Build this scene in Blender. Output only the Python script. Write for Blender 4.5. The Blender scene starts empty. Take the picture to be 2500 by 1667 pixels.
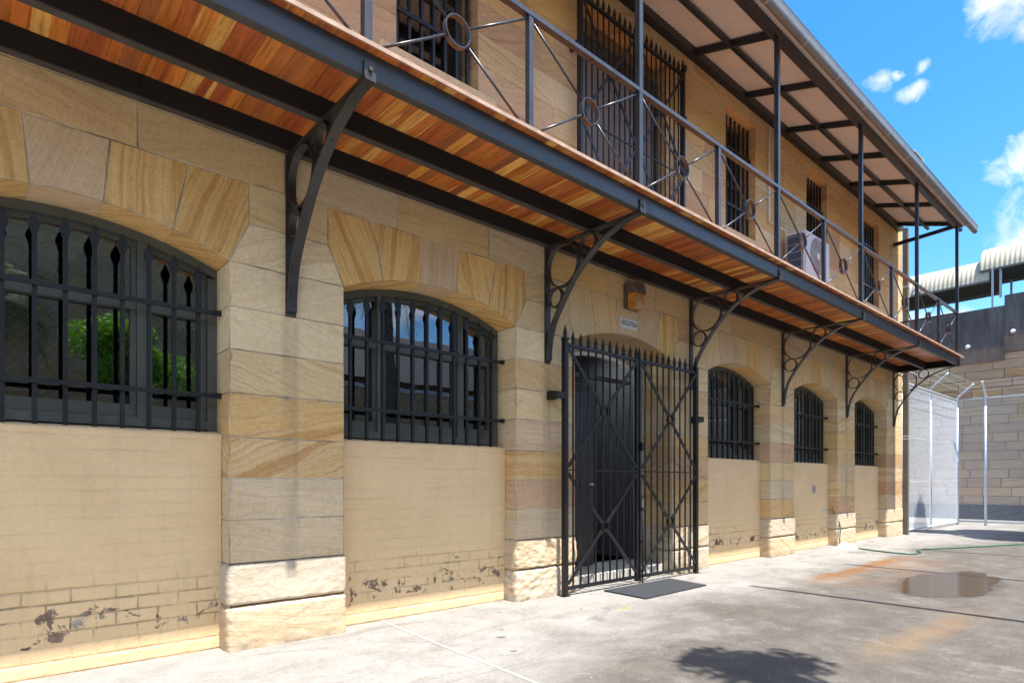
import bpy, bmesh, math, random
from mathutils import Vector, Matrix, noise
S=bpy.context.scene
COL=S.collection
R=math.radians
# ---------------------------------------------------------------- helpers
def tag(o,label=None,cat=None,group=None,kind=None):
    if label: o['label']=label
    if cat: o['category']=cat
    if group: o['group']=group
    if kind: o['kind']=kind
    return o
def empty(name,loc=(0,0,0),rz=0,label=None,cat=None,group=None):
    o=bpy.data.objects.new(name,None); o.empty_display_size=.1; COL.objects.link(o)
    o.location=loc; o.rotation_euler=(0,0,rz); tag(o,label,cat,group); return o
def kids(o): return [c for c in bpy.data.objects if c.parent==o]
def copy_tree(o,parent=None):
    c=o.copy(); COL.objects.link(c)
    if parent is not None: c.parent=parent
    for ch in kids(o): copy_tree(ch,c)
    return c
class MB:
    def __init__(s): s.v=[];s.f=[];s.m=[];s.c=[];s.p=[];s.sm=[];s.col=(.5,.5,.5,1);s.par=(0,0,0,0);s.mi=0;s.smooth=False
    def face(s,pts,mi=None,n=None):
        if n is not None:
            q=[Vector(p) for p in pts]; nn=Vector((0,0,0))
            for i in range(len(q)): nn+=q[i].cross(q[(i+1)%len(q)])
            if nn.dot(Vector(n))<0: pts=list(pts)[::-1]
        b=len(s.v); s.v+= [tuple(p) for p in pts]; s.f.append(tuple(range(b,b+len(pts)))); s._a(mi)
    def _a(s,mi=None): s.m.append(s.mi if mi is None else mi); s.c.append(s.col); s.p.append(s.par); s.sm.append(s.smooth)
    def add(s,vs,fs,mi=None):
        b=len(s.v); s.v+=[tuple(v) for v in vs]
        for f in fs: s.f.append(tuple(b+i for i in f)); s._a(mi)
    def box(s,a,b,mi=None):
        x0,y0,z0=[min(a[i],b[i]) for i in range(3)]; x1,y1,z1=[max(a[i],b[i]) for i in range(3)]
        v=[(x0,y0,z0),(x1,y0,z0),(x1,y1,z0),(x0,y1,z0),(x0,y0,z1),(x1,y0,z1),(x1,y1,z1),(x0,y1,z1)]
        s.add(v,[(3,2,1,0),(4,5,6,7),(0,1,5,4),(1,2,6,5),(2,3,7,6),(3,0,4,7)],mi)
    def bar(s,a,b,w,t,up=(0,0,1),mi=None):   # w along side, t along 'up'
        a=Vector(a);b=Vector(b);d=(b-a).normalized();u=Vector(up); sd=d.cross(u)
        if sd.length<1e-4: sd=d.cross(Vector((0,1,0)))
        sd.normalize(); u=sd.cross(d); v=[]
        for p in (a,b):
            for i,j in ((-1,-1),(1,-1),(1,1),(-1,1)): v.append(p+sd*(w/2*i)+u*(t/2*j))
        s.add(v,[(0,1,2,3),(7,6,5,4),(0,4,5,1),(1,5,6,2),(2,6,7,3),(3,7,4,0)],mi)
    def tube(s,pts,r,n=8,closed=False,mi=None,cap=True):
        pts=[Vector(p) for p in pts]; N=len(pts); b=len(s.v); prev=None
        rr=r if isinstance(r,(list,tuple)) else [r]*N
        for i,p in enumerate(pts):
            if closed: d=pts[(i+1)%N]-pts[i-1]
            else: d=pts[min(i+1,N-1)]-pts[max(i-1,0)]
            d.normalize()
            if prev is None:
                u=d.cross(Vector((0,0,1)))
                if u.length<1e-3: u=d.cross(Vector((0,1,0)))
            else: u=prev-d*prev.dot(d)
            u.normalize(); prev=u; w=d.cross(u)
            for k in range(n):
                an=2*math.pi*k/n; s.v.append(tuple(p+(u*math.cos(an)+w*math.sin(an))*rr[i]))
        sm=s.smooth; s.smooth=n>4
        for i in range(N if closed else N-1):
            for k in range(n):
                j=(i+1)%N; s.f.append((b+i*n+k,b+i*n+(k+1)%n,b+j*n+(k+1)%n,b+j*n+k)); s._a(mi)
        s.smooth=False
        if not closed and cap:
            s.f.append(tuple(b+k for k in range(n))[::-1]); s._a(mi)
            s.f.append(tuple(b+(N-1)*n+k for k in range(n))); s._a(mi)
        s.smooth=sm
    def lathe(s,prof,c=(0,0,0),n=12,mi=None):  # prof (r,z)
        b=len(s.v)
        for r,z in prof:
            for k in range(n):
                a=2*math.pi*k/n; s.v.append((c[0]+r*math.cos(a),c[1]+r*math.sin(a),c[2]+z))
        for i in range(len(prof)-1):
            for k in range(n): s.f.append((b+i*n+k,b+i*n+(k+1)%n,b+(i+1)*n+(k+1)%n,b+(i+1)*n+k)); s._a(mi)
    def strap(s,path,wa,t,closed=False,mi=None): # flat strap following path (3D pts) , wide along axis vector wa, thickness t
        pts=[Vector(p) for p in path]; W=Vector(wa); N=len(pts); b=len(s.v)
        for i,p in enumerate(pts):
            d=(pts[(i+1)%N]-pts[i-1]) if closed else pts[min(i+1,N-1)]-pts[max(i-1,0)]
            nn=d.normalized().cross(W.normalized())
            for i1,j1 in ((-1,-1),(1,-1),(1,1),(-1,1)): s.v.append(tuple(p+W*(.5*i1)+nn*(t/2*j1)))
        for i in range(N if closed else N-1):
            j=(i+1)%N
            for k in range(4): s.f.append((b+i*4+k,b+i*4+(k+1)%4,b+j*4+(k+1)%4,b+j*4+k)); s._a(mi)
        if not closed:
            s.f.append((b+3,b+2,b+1,b)); s._a(mi); e=b+(N-1)*4; s.f.append((e,e+1,e+2,e+3)); s._a(mi)
    def prism(s,poly,y0,y1,mi=None):  # poly in (x,z), extruded along y
        n=len(poly); ar=sum(poly[i][0]*poly[(i+1)%n][1]-poly[(i+1)%n][0]*poly[i][1] for i in range(n))
        if ar<0: poly=poly[::-1]
        v=[(x,y0,z) for x,z in poly]+[(x,y1,z) for x,z in poly]
        s.add(v,[tuple(range(n)),tuple(range(2*n-1,n-1,-1))]+[((i+1)%n,i,n+i,n+(i+1)%n) for i in range(n)],mi)
    def build(s,name,mats,parent=None,bevel=0,loc=None,fix=False):
        me=bpy.data.meshes.new(name); me.from_pydata(s.v,[],s.f)
        if not isinstance(mats,(list,tuple)): mats=[mats]
        for m in mats: me.materials.append(m)
        me.polygons.foreach_set('material_index',s.m); me.polygons.foreach_set('use_smooth',s.sm)
        if any(c!=(.5,.5,.5,1) for c in s.c):
            for nm,arr in (('col',s.c),('par',s.p)):
                a=me.attributes.new(nm,'FLOAT_COLOR','CORNER'); dat=[]
                for f,c in zip(s.f,arr): dat+=list(c)*len(f)
                a.data.foreach_set('color',dat)
        if fix or bevel:
            bm=bmesh.new(); bm.from_mesh(me)
            bmesh.ops.remove_doubles(bm,verts=bm.verts,dist=1e-5)
            bmesh.ops.recalc_face_normals(bm,faces=bm.faces)
            if bevel:
                es=[e for e in bm.edges if len(e.link_faces)==2 and e.calc_face_angle(0)>.6]
                bmesh.ops.bevel(bm,geom=es,offset=bevel,segments=2,affect='EDGES',clamp_overlap=True)
            bm.to_mesh(me); bm.free()
        me.update()
        o=bpy.data.objects.new(name,me); COL.objects.link(o)
        if parent is not None: o.parent=parent
        if loc: o.location=loc
        return o
# ---------------------------------------------------------------- materials
class NT:
    def __init__(s,name):
        s.mat=bpy.data.materials.new(name); s.mat.use_nodes=True; s.t=s.mat.node_tree; s.n=s.t.nodes; s.l=s.t.links
        s.bsdf=s.n['Principled BSDF']; s.out=s.n['Material Output']
    def node(s,ty,**kw):
        x=s.n.new(ty)
        for k,v in kw.items():
            if k in x.inputs.keys() if isinstance(k,str) else False: pass
            setattr(x,k,v)
        return x
    def put(s,sock,v):
        if isinstance(v,bpy.types.NodeSocket): s.l.new(v,sock)
        elif v is not None:
            if sock.type=='RGBA' and len(v)==3: v=(*v,1)
            sock.default_value=v
    def math(s,op,a,b=None,c=None,clamp=False):
        x=s.n.new('ShaderNodeMath'); x.operation=op; x.use_clamp=clamp; s.put(x.inputs[0],a); s.put(x.inputs[1],b)
        if c is not None: s.put(x.inputs[2],c)
        return x.outputs[0]
    def vm(s,op,a,b=None,out=0):
        x=s.n.new('ShaderNodeVectorMath'); x.operation=op; s.put(x.inputs[0],a)
        if b is not None: s.put(x.inputs[1],b)
        return x.outputs[out]
    def comb(s,x,y,z):
        c=s.n.new('ShaderNodeCombineXYZ'); s.put(c.inputs[0],x);s.put(c.inputs[1],y);s.put(c.inputs[2],z); return c.outputs[0]
    def sep(s,v):
        c=s.n.new('ShaderNodeSeparateXYZ'); s.put(c.inputs[0],v); return c.outputs
    def noise(s,vec,scale,detail=4,rough=.5,dist=0,col=False):
        x=s.n.new('ShaderNodeTexNoise'); s.put(x.inputs['Vector'],vec); x.inputs['Scale'].default_value=scale
        x.inputs['Detail'].default_value=detail; x.inputs['Roughness'].default_value=rough; x.inputs['Distortion'].default_value=dist
        return x.outputs['Color' if col else 'Fac']
    def ramp(s,f,pts,interp='LINEAR'):
        x=s.n.new('ShaderNodeValToRGB'); s.put(x.inputs[0],f); e=x.color_ramp.elements; x.color_ramp.interpolation=interp
        while len(e)<len(pts): e.new(.5)
        for i,(p,c) in enumerate(pts):
            e[i].position=p; e[i].color=(c,c,c,1) if isinstance(c,(int,float)) else (*c,1)
        return x.outputs[0]
    def mix(s,f,a,b,mode='MIX'):
        x=s.n.new('ShaderNodeMix'); x.data_type='RGBA'; x.blend_type=mode; s.put(x.inputs[0],f); s.put(x.inputs[6],a); s.put(x.inputs[7],b); return x.outputs[2]
    def rng(s,v,a,b,c=0,d=1):
        x=s.n.new('ShaderNodeMapRange'); s.put(x.inputs[0],v)
        for i,k in enumerate((a,b,c,d)): s.put(x.inputs[i+1],k)
        return x.outputs[0]
    def pos(s): return s.n.new('ShaderNodeNewGeometry').outputs['Position']
    def obj(s): return s.n.new('ShaderNodeTexCoord').outputs['Object']
    def attr(s,nm):
        x=s.n.new('ShaderNodeAttribute'); x.attribute_name=nm; return x
    def bump(s,h,strength=.3,dist=.01,prev=None):
        x=s.n.new('ShaderNodeBump'); x.inputs['Strength'].default_value=strength; x.inputs['Distance'].default_value=dist; s.put(x.inputs['Height'],h)
        if prev is not None: s.put(x.inputs['Normal'],prev)
        return x.outputs[0]
    def fin(s,col=None,rough=None,nrm=None,metal=None,spec=None):
        b=s.bsdf
        if col is not None: s.put(b.inputs['Base Color'],col)
        if rough is not None: s.put(b.inputs['Roughness'],rough)
        if nrm is not None: s.put(b.inputs['Normal'],nrm)
        if metal is not None: s.put(b.inputs['Metallic'],metal)
        if spec is not None: s.put(b.inputs['Specular IOR Level'],spec)
        return s.mat
def M_plain(name,col,rough=.6,metal=0,var=.12,scale=6,bump=.0,spec=.5):
    t=NT(name); p=t.pos(); n=t.noise(p,scale,5,.6)
    c=t.mix(t.rng(n,.3,.7),tuple(v*(1-var) for v in col),tuple(min(1,v*(1+var)) for v in col))
    rr=t.rng(t.noise(p,scale*3,3),.3,.7,max(0,rough-.08),min(1,rough+.08))
    nr=t.bump(t.noise(p,scale*12,4),bump,.004) if bump else None
    return t.fin(c,rr,nr,metal,spec)
def M_stone(name,streak=True):
    t=NT(name); P=t.pos(); A=t.attr('col').outputs['Color']; par=t.sep(t.attr('par').outputs['Vector'])
    ang=t.math('MULTIPLY',par[0],math.pi); seed=par[2]
    x,y,z=t.sep(P); xx=t.math('ADD',x,y)
    ca=t.math('COSINE',ang); sa=t.math('SINE',ang)
    u=t.math('ADD',t.math('MULTIPLY',xx,ca),t.math('MULTIPLY',z,sa))
    w=t.math('SUBTRACT',t.math('MULTIPLY',z,ca),t.math('MULTIPLY',xx,sa))
    sv=t.math('MULTIPLY',seed,37.7)
    V0=t.comb(u,t.math('MULTIPLY',w,1.6),sv)
    warp=t.math('MULTIPLY',t.math('SUBTRACT',t.noise(V0,1.6,3,.5),.5),t.math('MULTIPLY_ADD',par[0],-.22,.20))
    tilt=t.math('MULTIPLY',t.math('MULTIPLY',t.math('SUBTRACT',t.math('FRACT',t.math('MULTIPLY',seed,7.31)),.5),.7),u)
    w2=t.math('ADD',t.math('ADD',w,warp),tilt)
    b1=t.noise(t.comb(t.math('MULTIPLY',u,.35),t.math('MULTIPLY',w2,9),sv),1.6,5,.62)
    b2=t.noise(t.comb(t.math('MULTIPLY',u,.9),t.math('MULTIPLY',w2,38),sv),1.5,4,.6)
    st=par[1]
    bandc=t.ramp(b1,[(.30,(.60,.40,.20)),(.42,(.82,.66,.45)),(.50,(1,.98,.94)),(.62,(1.0,.90,.70)),(.74,(.70,.50,.28))])
    c=t.mix(t.math('MULTIPLY',st,1.0,clamp=True),A,t.mix(1.0,A,bandc,'MULTIPLY'))
    fine=t.ramp(b2,[(.36,.78),(.5,1.0),(.68,1.09)])
    c=t.mix(t.math('MULTIPLY_ADD',st,.6,.25,clamp=True),c,t.mix(1.0,c,fine,'MULTIPLY'))
    # big mottling, grain specks
    big=t.ramp(t.noise(P,1.3,5,.6),[(.3,(.88,.86,.84)),(.55,(1,1,1)),(.75,(1.06,1.05,1.02))])
    c=t.mix(.8,c,t.mix(1.0,c,big,'MULTIPLY'))
    g=t.ramp(t.noise(P,95,3,.7),[(.30,.78),(.5,1.0),(.72,1.11)])
    c=t.mix(.8,c,t.mix(1.0,c,t.ramp(t.noise(P,24,6,.7),[(.30,.84),(.5,1.0),(.72,1.08)]),'MULTIPLY'))
    c=t.mix(.75,c,t.mix(1.0,c,g,'MULTIPLY'))
    # rusty iron spots
    rs=t.rng(t.noise(P,4.2,6,.65,.6),.66,.76); c=t.mix(t.math('MULTIPLY',rs,.55,clamp=True),c,(.24,.12,.045))
    if streak:
        # dirty run-off streak under every bracket foot
        fx=t.math('ABSOLUTE',t.math('SUBTRACT',t.math('FRACT',t.math('DIVIDE',t.math('ADD',x,t.math('ADD',-1.796+26.92+1.346,t.math('MULTIPLY',t.math('SUBTRACT',t.noise(P,2.2,3),.5),.05))),2.692)),.5))
        m=t.math('MULTIPLY',t.rng(fx,.016,.03,1,0),t.math('MULTIPLY',t.rng(z,.3,.9),t.rng(z,2.38,2.42,1,0)))
        m=t.math('MULTIPLY',m,t.rng(t.noise(t.comb(t.math('MULTIPLY',x,14),0,t.math('MULTIPLY',z,1.2)),1,4),.3,.7,.05,.32))
        c=t.mix(m,c,(.10,.085,.07))
        # grime low down
        gm=t.math('MULTIPLY',t.rng(z,.0,.10,1,0),t.rng(t.noise(P,7,4),.35,.65)); c=t.mix(t.math('MULTIPLY',gm,.6,clamp=True),c,(.12,.10,.08))
    h=t.math('ADD',t.math('MULTIPLY',b2,.35),t.math('ADD',t.math('MULTIPLY',t.noise(P,60,5,.7),.5),t.math('MULTIPLY',t.noise(P,9,4,.6),.6)))
    return t.fin(c,.88,t.bump(h,.8,.008),spec=.25)
def M_mortar():
    t=NT('mortar'); P=t.pos(); n=t.noise(P,3,5,.6)
    return t.fin(t.ramp(n,[(.35,(.24,.18,.12)),(.5,(.42,.34,.23)),(.65,(.56,.47,.34))]),.95,t.bump(t.noise(P,80,3),.4,.004))
def M_ground():
    t=NT('concrete'); P=t.pos(); x,y,z=t.sep(P)
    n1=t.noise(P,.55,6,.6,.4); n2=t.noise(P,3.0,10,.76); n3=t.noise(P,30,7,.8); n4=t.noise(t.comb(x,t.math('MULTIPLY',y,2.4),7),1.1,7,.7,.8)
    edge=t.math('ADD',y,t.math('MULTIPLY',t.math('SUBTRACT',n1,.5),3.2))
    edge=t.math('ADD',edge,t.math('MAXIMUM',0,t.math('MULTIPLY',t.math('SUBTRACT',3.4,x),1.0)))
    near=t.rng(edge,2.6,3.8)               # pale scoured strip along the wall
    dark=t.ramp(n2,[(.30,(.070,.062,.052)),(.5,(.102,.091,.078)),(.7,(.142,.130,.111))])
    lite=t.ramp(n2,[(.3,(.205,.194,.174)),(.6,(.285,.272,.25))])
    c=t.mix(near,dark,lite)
    pat=t.rng(n4,.52,.68); c=t.mix(t.math('MULTIPLY',pat,.5),c,(.07,.062,.05))
    pat2=t.rng(t.noise(t.comb(t.math('MULTIPLY',x,1.5),y,3),1.9,7,.75),.56,.70); c=t.mix(t.math('MULTIPLY',pat2,.5),c,(.225,.21,.185))
    c=t.mix(.8,c,t.mix(1,c,t.ramp(n3,[(.28,.60),(.5,1.0),(.72,1.25)]),'MULTIPLY'))
    sp=t.rng(t.noise(P,60,2,.5),.71,.75); c=t.mix(t.math('MULTIPLY',sp,.5),c,(.12,.10,.09))
    sp2=t.rng(t.noise(P,38,2,.5),.72,.77); c=t.mix(t.math('MULTIPLY',sp2,.6),c,(.8,.78,.74))
    # rust stain running from (11.3,3.2) to (7.5,3.05) and spreading outwards
    wob=t.math('MULTIPLY',t.math('SUBTRACT',t.noise(P,2.6,5,.65),.5),.5)
    yy=t.math('ADD',y,wob)
    line=t.rng(t.math('ABSOLUTE',t.math('SUBTRACT',yy,3.12)),.02,.16,1,0)
    fan=t.math('MULTIPLY',t.rng(yy,2.15,3.1,0,1),t.rng(yy,3.12,3.3,1,0))
    xin=t.math('MULTIPLY',t.rng(x,7.2,8.0),t.rng(x,10.6,11.6,1,0))
    nn=t.rng(t.noise(t.comb(t.math('MULTIPLY',x,3),y,0),1.6,5,.6),.35,.65)
    rust=t.math('MULTIPLY',xin,t.math('ADD',t.math('MULTIPLY',line,.35),t.math('MULTIPLY',fan,t.math('MULTIPLY_ADD',nn,.6,.25))),clamp=True)
    hole=t.math('MULTIPLY',t.rng(t.math('ABSOLUTE',t.math('SUBTRACT',x,8.8)),.35,.45,1,0),t.rng(t.math('ABSOLUTE',t.math('SUBTRACT',y,2.78)),.13,.18,1,0))
    rust=t.math('MULTIPLY',rust,t.math('SUBTRACT',1,t.math('MULTIPLY',hole,.85)))
    c=t.mix(rust,c,(.17,.078,.025))
    # second faint ochre band in the middle of the yard
    d=t.math('ABSOLUTE',t.math('SUBTRACT',t.math('ADD',y,t.math('MULTIPLY',wob,.8)),t.math('MULTIPLY_ADD',x,-.05,1.7)))
    b=t.math('MULTIPLY',t.rng(d,.03,.22,1,0),t.math('MULTIPLY',t.rng(x,4.3,5.0),t.rng(x,6.2,7.2,1,0))); c=t.mix(t.math('MULTIPLY',b,.5),c,(.20,.125,.06))
    # small orange and dark spots
    for sx,sy,r,cc in ((4.62,3.60,.075,(.55,.20,.05)),(3.05,3.55,.05,(.07,.07,.07)),(3.62,4.25,.03,(.04,.04,.04)),(2.86,3.2,.035,(.08,.08,.08)),(3.2,3.72,.03,(.1,.1,.1)),(4.3,3.85,.025,(.09,.09,.1)),(8.1,3.9,.07,(.25,.24,.22))):
        dd=t.vm('LENGTH',t.vm('MULTIPLY',t.vm('SUBTRACT',P,(sx,sy,0)),(1,1.5,0)),out=1)
        dd=t.math('ADD',dd,t.math('MULTIPLY',t.math('SUBTRACT',t.noise(P,18,3),.5),.06))
        c=t.mix(t.math('MULTIPLY',t.rng(dd,r*.6,r,1,0),.8),c,cc)
    # slab joints
    def jl(co,at,w,colr,f,per=None):
        q=t.math('ABSOLUTE',t.math('SUBTRACT',t.math('ADD',co,t.math('MULTIPLY',t.math('SUBTRACT',t.noise(P,1.2,3),.5),.02)),at))
        return t.math('MULTIPLY',t.rng(q,w*.5,w,1,0),f)
    jd=[(x,7.06,.006),(x,11.56,.007),(x,16.1,.012),(y,2.95,.004),(y,-1.5,.006),(x,20.6,.01)]
    for co,at,w in jd: c=t.mix(jl(co,at,w,None,.7),c,(.10,.09,.08))
    xl=t.math('SUBTRACT',x,t.math('MULTIPLY_ADD',y,.068,2.333))
    c=t.mix(jl(xl,0,.013,None,.7),c,(.42,.41,.385)); c=t.mix(jl(xl,-.022,.006,None,.7),c,(.14,.12,.10))
    # hairline cracks
    vo=t.n.new('ShaderNodeTexVoronoi'); vo.feature='DISTANCE_TO_EDGE'; vo.inputs['Scale'].default_value=.42
    t.l.new(t.vm('ADD',P,t.vm('MULTIPLY',t.noise(P,1.7,4,.6,col=True),(.5,.5,0))),vo.inputs['Vector'])
    ck=t.math('MULTIPLY',t.rng(vo.outputs['Distance'],.0,.006,1,0),t.rng(n1,.48,.6)); c=t.mix(t.math('MULTIPLY',ck,.5),c,(.16,.14,.12))
    # damp skirt round the puddle
    pd=t.vm('LENGTH',t.vm('MULTIPLY',t.vm('SUBTRACT',P,(8.55,1.95,0)),(.75,1.9,0)),out=1)
    pd=t.math('ADD',pd,t.math('MULTIPLY',t.math('SUBTRACT',n2,.5),.5)); wet=t.rng(pd,.85,1.02,1,0)
    c=t.mix(t.math('MULTIPLY',wet,.55),c,t.mix(1,c,(.50,.46,.42),'MULTIPLY'))
    h=t.math('ADD',t.math('MULTIPLY',n3,.6),t.math('MULTIPLY',t.noise(P,140,4,.7),.5))
    rg=t.math('SUBTRACT',.85,t.math('MULTIPLY',wet,.3))
    return t.fin(c,rg,t.bump(h,.35,.004),spec=.3)
def M_paint_brick():
    t=NT('painted_brick'); P=t.pos(); x,y,z=t.sep(P)
    n=t.noise(P,2.1,5,.6)
    c=t.ramp(n,[(.3,(.69,.487,.262)),(.7,(.76,.553,.312))])
    v=t.noise(t.comb(t.math('MULTIPLY',x,9),0,t.math('MULTIPLY',z,.8)),1.3,5,.6)
    c=t.mix(t.math('MULTIPLY',t.rng(v,.55,.75),.25),c,(.40,.33,.22))
    c=t.mix(.35,c,t.mix(1,c,t.ramp(t.noise(P,30,4,.7),[(.3,.85),(.6,1.06)]),'MULTIPLY'))
    # flaked-off paint
    br=t.n.new('ShaderNodeTexBrick'); br.offset=.5; t.l.new(t.comb(t.math('ADD',x,t.math('MULTIPLY',t.math('SUBTRACT',t.noise(P,6,4,.6),.5),.02)),t.math('ADD',z,t.math('MULTIPLY',t.math('SUBTRACT',t.noise(t.comb(x,0,t.math('MULTIPLY',z,3)),7,5,.65),.5),.022)),0),br.inputs['Vector'])
    br.inputs['Mortar Smooth'].default_value=.35; br.inputs['Scale'].default_value=1; br.inputs['Brick Width'].default_value=.24; br.inputs['Row Height'].default_value=.0872; br.inputs['Mortar Size'].default_value=.007
    br.inputs['Color1'].default_value=(0,0,0,1); br.inputs['Color2'].default_value=(1,1,1,1); br.inputs['Mortar'].default_value=(.5,.5,.5,1)
    bf=t.sep(br.outputs['Color'])[0]
    zone=t.math('MULTIPLY',t.rng(z,.08,.24),t.rng(z,.32,.62,1,0))
    fn=t.noise(P,7.5,7,.72,.5)
    th=t.math('ADD',t.math('MULTIPLY',zone,.175),t.math('MULTIPLY',t.math('SUBTRACT',bf,.5),.10))
    m=t.rng(t.math('ADD',fn,th),.725,.745)
    m=t.math('MULTIPLY',m,t.rng(z,.02,.62,1,1))
    m=t.math('MULTIPLY',m,t.rng(zone,.02,.12))
    under=t.ramp(t.noise(P,5,4,.6),[(.4,(.12,.07,.05)),(.55,(.22,.15,.105)),(.66,(.34,.32,.26))])
    c=t.mix(m,c,under)
    # open joints near the base
    jm=t.math('MULTIPLY',br.outputs['Fac'],t.math('MULTIPLY',t.rng(z,.16,.28),t.math('MULTIPLY',t.rng(z,.42,.6,1,0),t.rng(t.noise(P,2.7,5,.7),.46,.58))))
    hl=t.math('MULTIPLY',t.math('MULTIPLY',br.outputs['Fac'],0 if False else .0),t.math('MULTIPLY',t.rng(t.noise(t.comb(x,0,t.math('MULTIPLY',z,5)),3.2,5,.7),.50,.62),t.rng(z,1.45,1.3,0,1))); c=t.mix(t.math('MULTIPLY',hl,.38),c,(.22,.16,.10))
    c=t.mix(t.math('MULTIPLY',jm,.6),c,(.13,.085,.045))
    fleck=t.math('MULTIPLY',t.rng(t.noise(P,32,5,.7),.69,.72),t.rng(z,.12,.5,1,0)); c=t.mix(fleck,c,(.30,.15,.07))
    zw=t.math('ADD',z,t.math('MULTIPLY',t.math('SUBTRACT',t.noise(t.comb(t.math('MULTIPLY',x,1),0,t.math('MULTIPLY',z,6)),4,5,.65),.5),.03)); bed=t.math('ABSOLUTE',t.math('SUBTRACT',t.math('FRACT',t.math('ADD',t.math('DIVIDE',zw,.0872),.5)),.5)); bed=t.math('MULTIPLY',t.rng(bed,0,.09,1,0),t.rng(t.noise(t.comb(x,0,t.math('MULTIPLY',z,4)),2.6,4,.6),.38,.62))
    pe=t.math('MULTIPLY',br.outputs['Fac'],t.rng(z,.45,.75,.9,.06)); nb=t.bump(t.math('MULTIPLY',t.math('MAXIMUM',bed,pe),-1),.6,.007)
    nb=t.bump(t.noise(t.comb(x,0,t.math('MULTIPLY',z,2.2)),9,6,.65),.6,.012,nb)
    return t.fin(c,.7,t.bump(t.math('SUBTRACT',t.noise(P,45,4,.6),t.math('MULTIPLY',m,.6)),.3,.004,nb),spec=.35)
def M_timber():
    t=NT('hardwood_boards'); P=t.obj(); A=t.attr('col').outputs['Color']; par=t.sep(t.attr('par').outputs['Vector'])
    x,y,z=t.sep(P); sv=t.math('MULTIPLY',par[0],53.1)
    wp=t.math('MULTIPLY',t.noise(t.comb(t.math('MULTIPLY',x,5),t.math('MULTIPLY',y,1.1),sv),1.4,3),.05)
    g=t.noise(t.comb(t.math('MULTIPLY',t.math('ADD',x,wp),30),t.math('MULTIPLY',y,1.4),sv),1.5,5,.6)
    c=t.mix(1,A,t.ramp(g,[(.28,(.50,.42,.36)),(.5,(1,1,1)),(.72,(1.28,1.30,1.35))]),'MULTIPLY')
    sw=t.rng(t.noise(t.comb(t.math('MULTIPLY',x,10),t.math('MULTIPLY',y,1.0),t.math('ADD',sv,9)),1.2,2),.62,.70)
    c=t.mix(t.math('MULTIPLY',sw,par[1]),c,(.80,.44,.12))
    rng2=t.noise(t.comb(t.math('MULTIPLY',x,6),t.math('MULTIPLY',y,7),sv),3,4,.6)
    c=t.mix(.3,c,t.mix(1,c,t.ramp(rng2,[(.35,.7),(.6,1.1)]),'MULTIPLY'))
    return t.fin(c,.42,t.bump(g,.12,.002),spec=.5)
def M_glass():
    t=NT('window_glass'); n=t.n; fr=n.new('ShaderNodeFresnel'); fr.inputs[0].default_value=1.52
    P=t.pos(); bm=t.bump(t.noise(P,2.4,2),.04,.02)
    g=n.new('ShaderNodeBsdfGlossy'); g.inputs['Roughness'].default_value=.01; g.inputs['Color'].default_value=(.92,.95,1,1); t.l.new(bm,g.inputs['Normal'])
    tr=n.new('ShaderNodeBsdfTransparent'); tr.inputs['Color'].default_value=(.55,.58,.6,1)
    mx=n.new('ShaderNodeMixShader'); t.l.new(t.math('MULTIPLY_ADD',fr.outputs[0],1.5,.11,clamp=True),mx.inputs[0])
    t.l.new(tr.outputs[0],mx.inputs[1]); t.l.new(g.outputs[0],mx.inputs[2]); t.l.new(mx.outputs[0],t.out.inputs['Surface'])
    return t.mat
def M_emit(name,col,st):
    t=NT(name); t.bsdf.inputs['Emission Color'].default_value=(*col,1); t.bsdf.inputs['Emission Strength'].default_value=st; return t.fin(col,.5)
def M_leaf(name,c1,c2):
    t=NT(name); A=t.attr('par'); f=t.sep(A.outputs['Vector'])[2]
    c=t.mix(f,c1,c2); t.fin(c,.5,spec=.4)
    tr=t.n.new('ShaderNodeBsdfTranslucent'); t.l.new(t.mix(.3,c,(.5,.7,.1)),tr.inputs[0]); mx=t.n.new('ShaderNodeMixShader'); mx.inputs[0].default_value=.3
    t.l.new(t.bsdf.outputs[0],mx.inputs[1]); t.l.new(tr.outputs[0],mx.inputs[2]); t.l.new(mx.outputs[0],t.out.inputs['Surface']); return t.mat
def M_stain():
    t=NT('stained_render'); P=t.pos(); x,y,z=t.sep(P)
    n=t.noise(t.comb(x,t.math('MULTIPLY',y,2.2),t.math('MULTIPLY',z,.35)),2,6,.7)
    n2=t.noise(P,14,5,.7)
    step=t.rng(t.math('ADD',y,t.math('MULTIPLY',t.math('SUBTRACT',n2,.5),.05)),4.05,4.10)
    lim=t.math('MULTIPLY_ADD',step,-.35,5.78)
    low=t.rng(t.math('SUBTRACT',z,t.math('ADD',lim,t.math('MULTIPLY',t.math('SUBTRACT',n,.5),.25))),-.10,.10,1,0)
    dk=t.ramp(n,[(.3,(.05,.044,.042)),(.6,(.11,.097,.090)),(.75,(.19,.172,.16))])
    br=t.ramp(n,[(.3,(.12,.08,.055)),(.65,(.23,.16,.12))])
    c=t.mix(low,dk,br); c=t.mix(.6,c,t.mix(1,c,t.ramp(n2,[(.3,.75),(.7,1.2)]),'MULTIPLY'))
    return t.fin(c,.85,t.bump(n2,.3,.01))
STONE=M_stone('sandstone'); STONE2=M_stone('yard_sandstone',False); MORT=M_mortar(); GROUND=M_ground(); BRICK=M_paint_brick(); TIMB=M_timber(); GLASS=M_glass()
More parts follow.
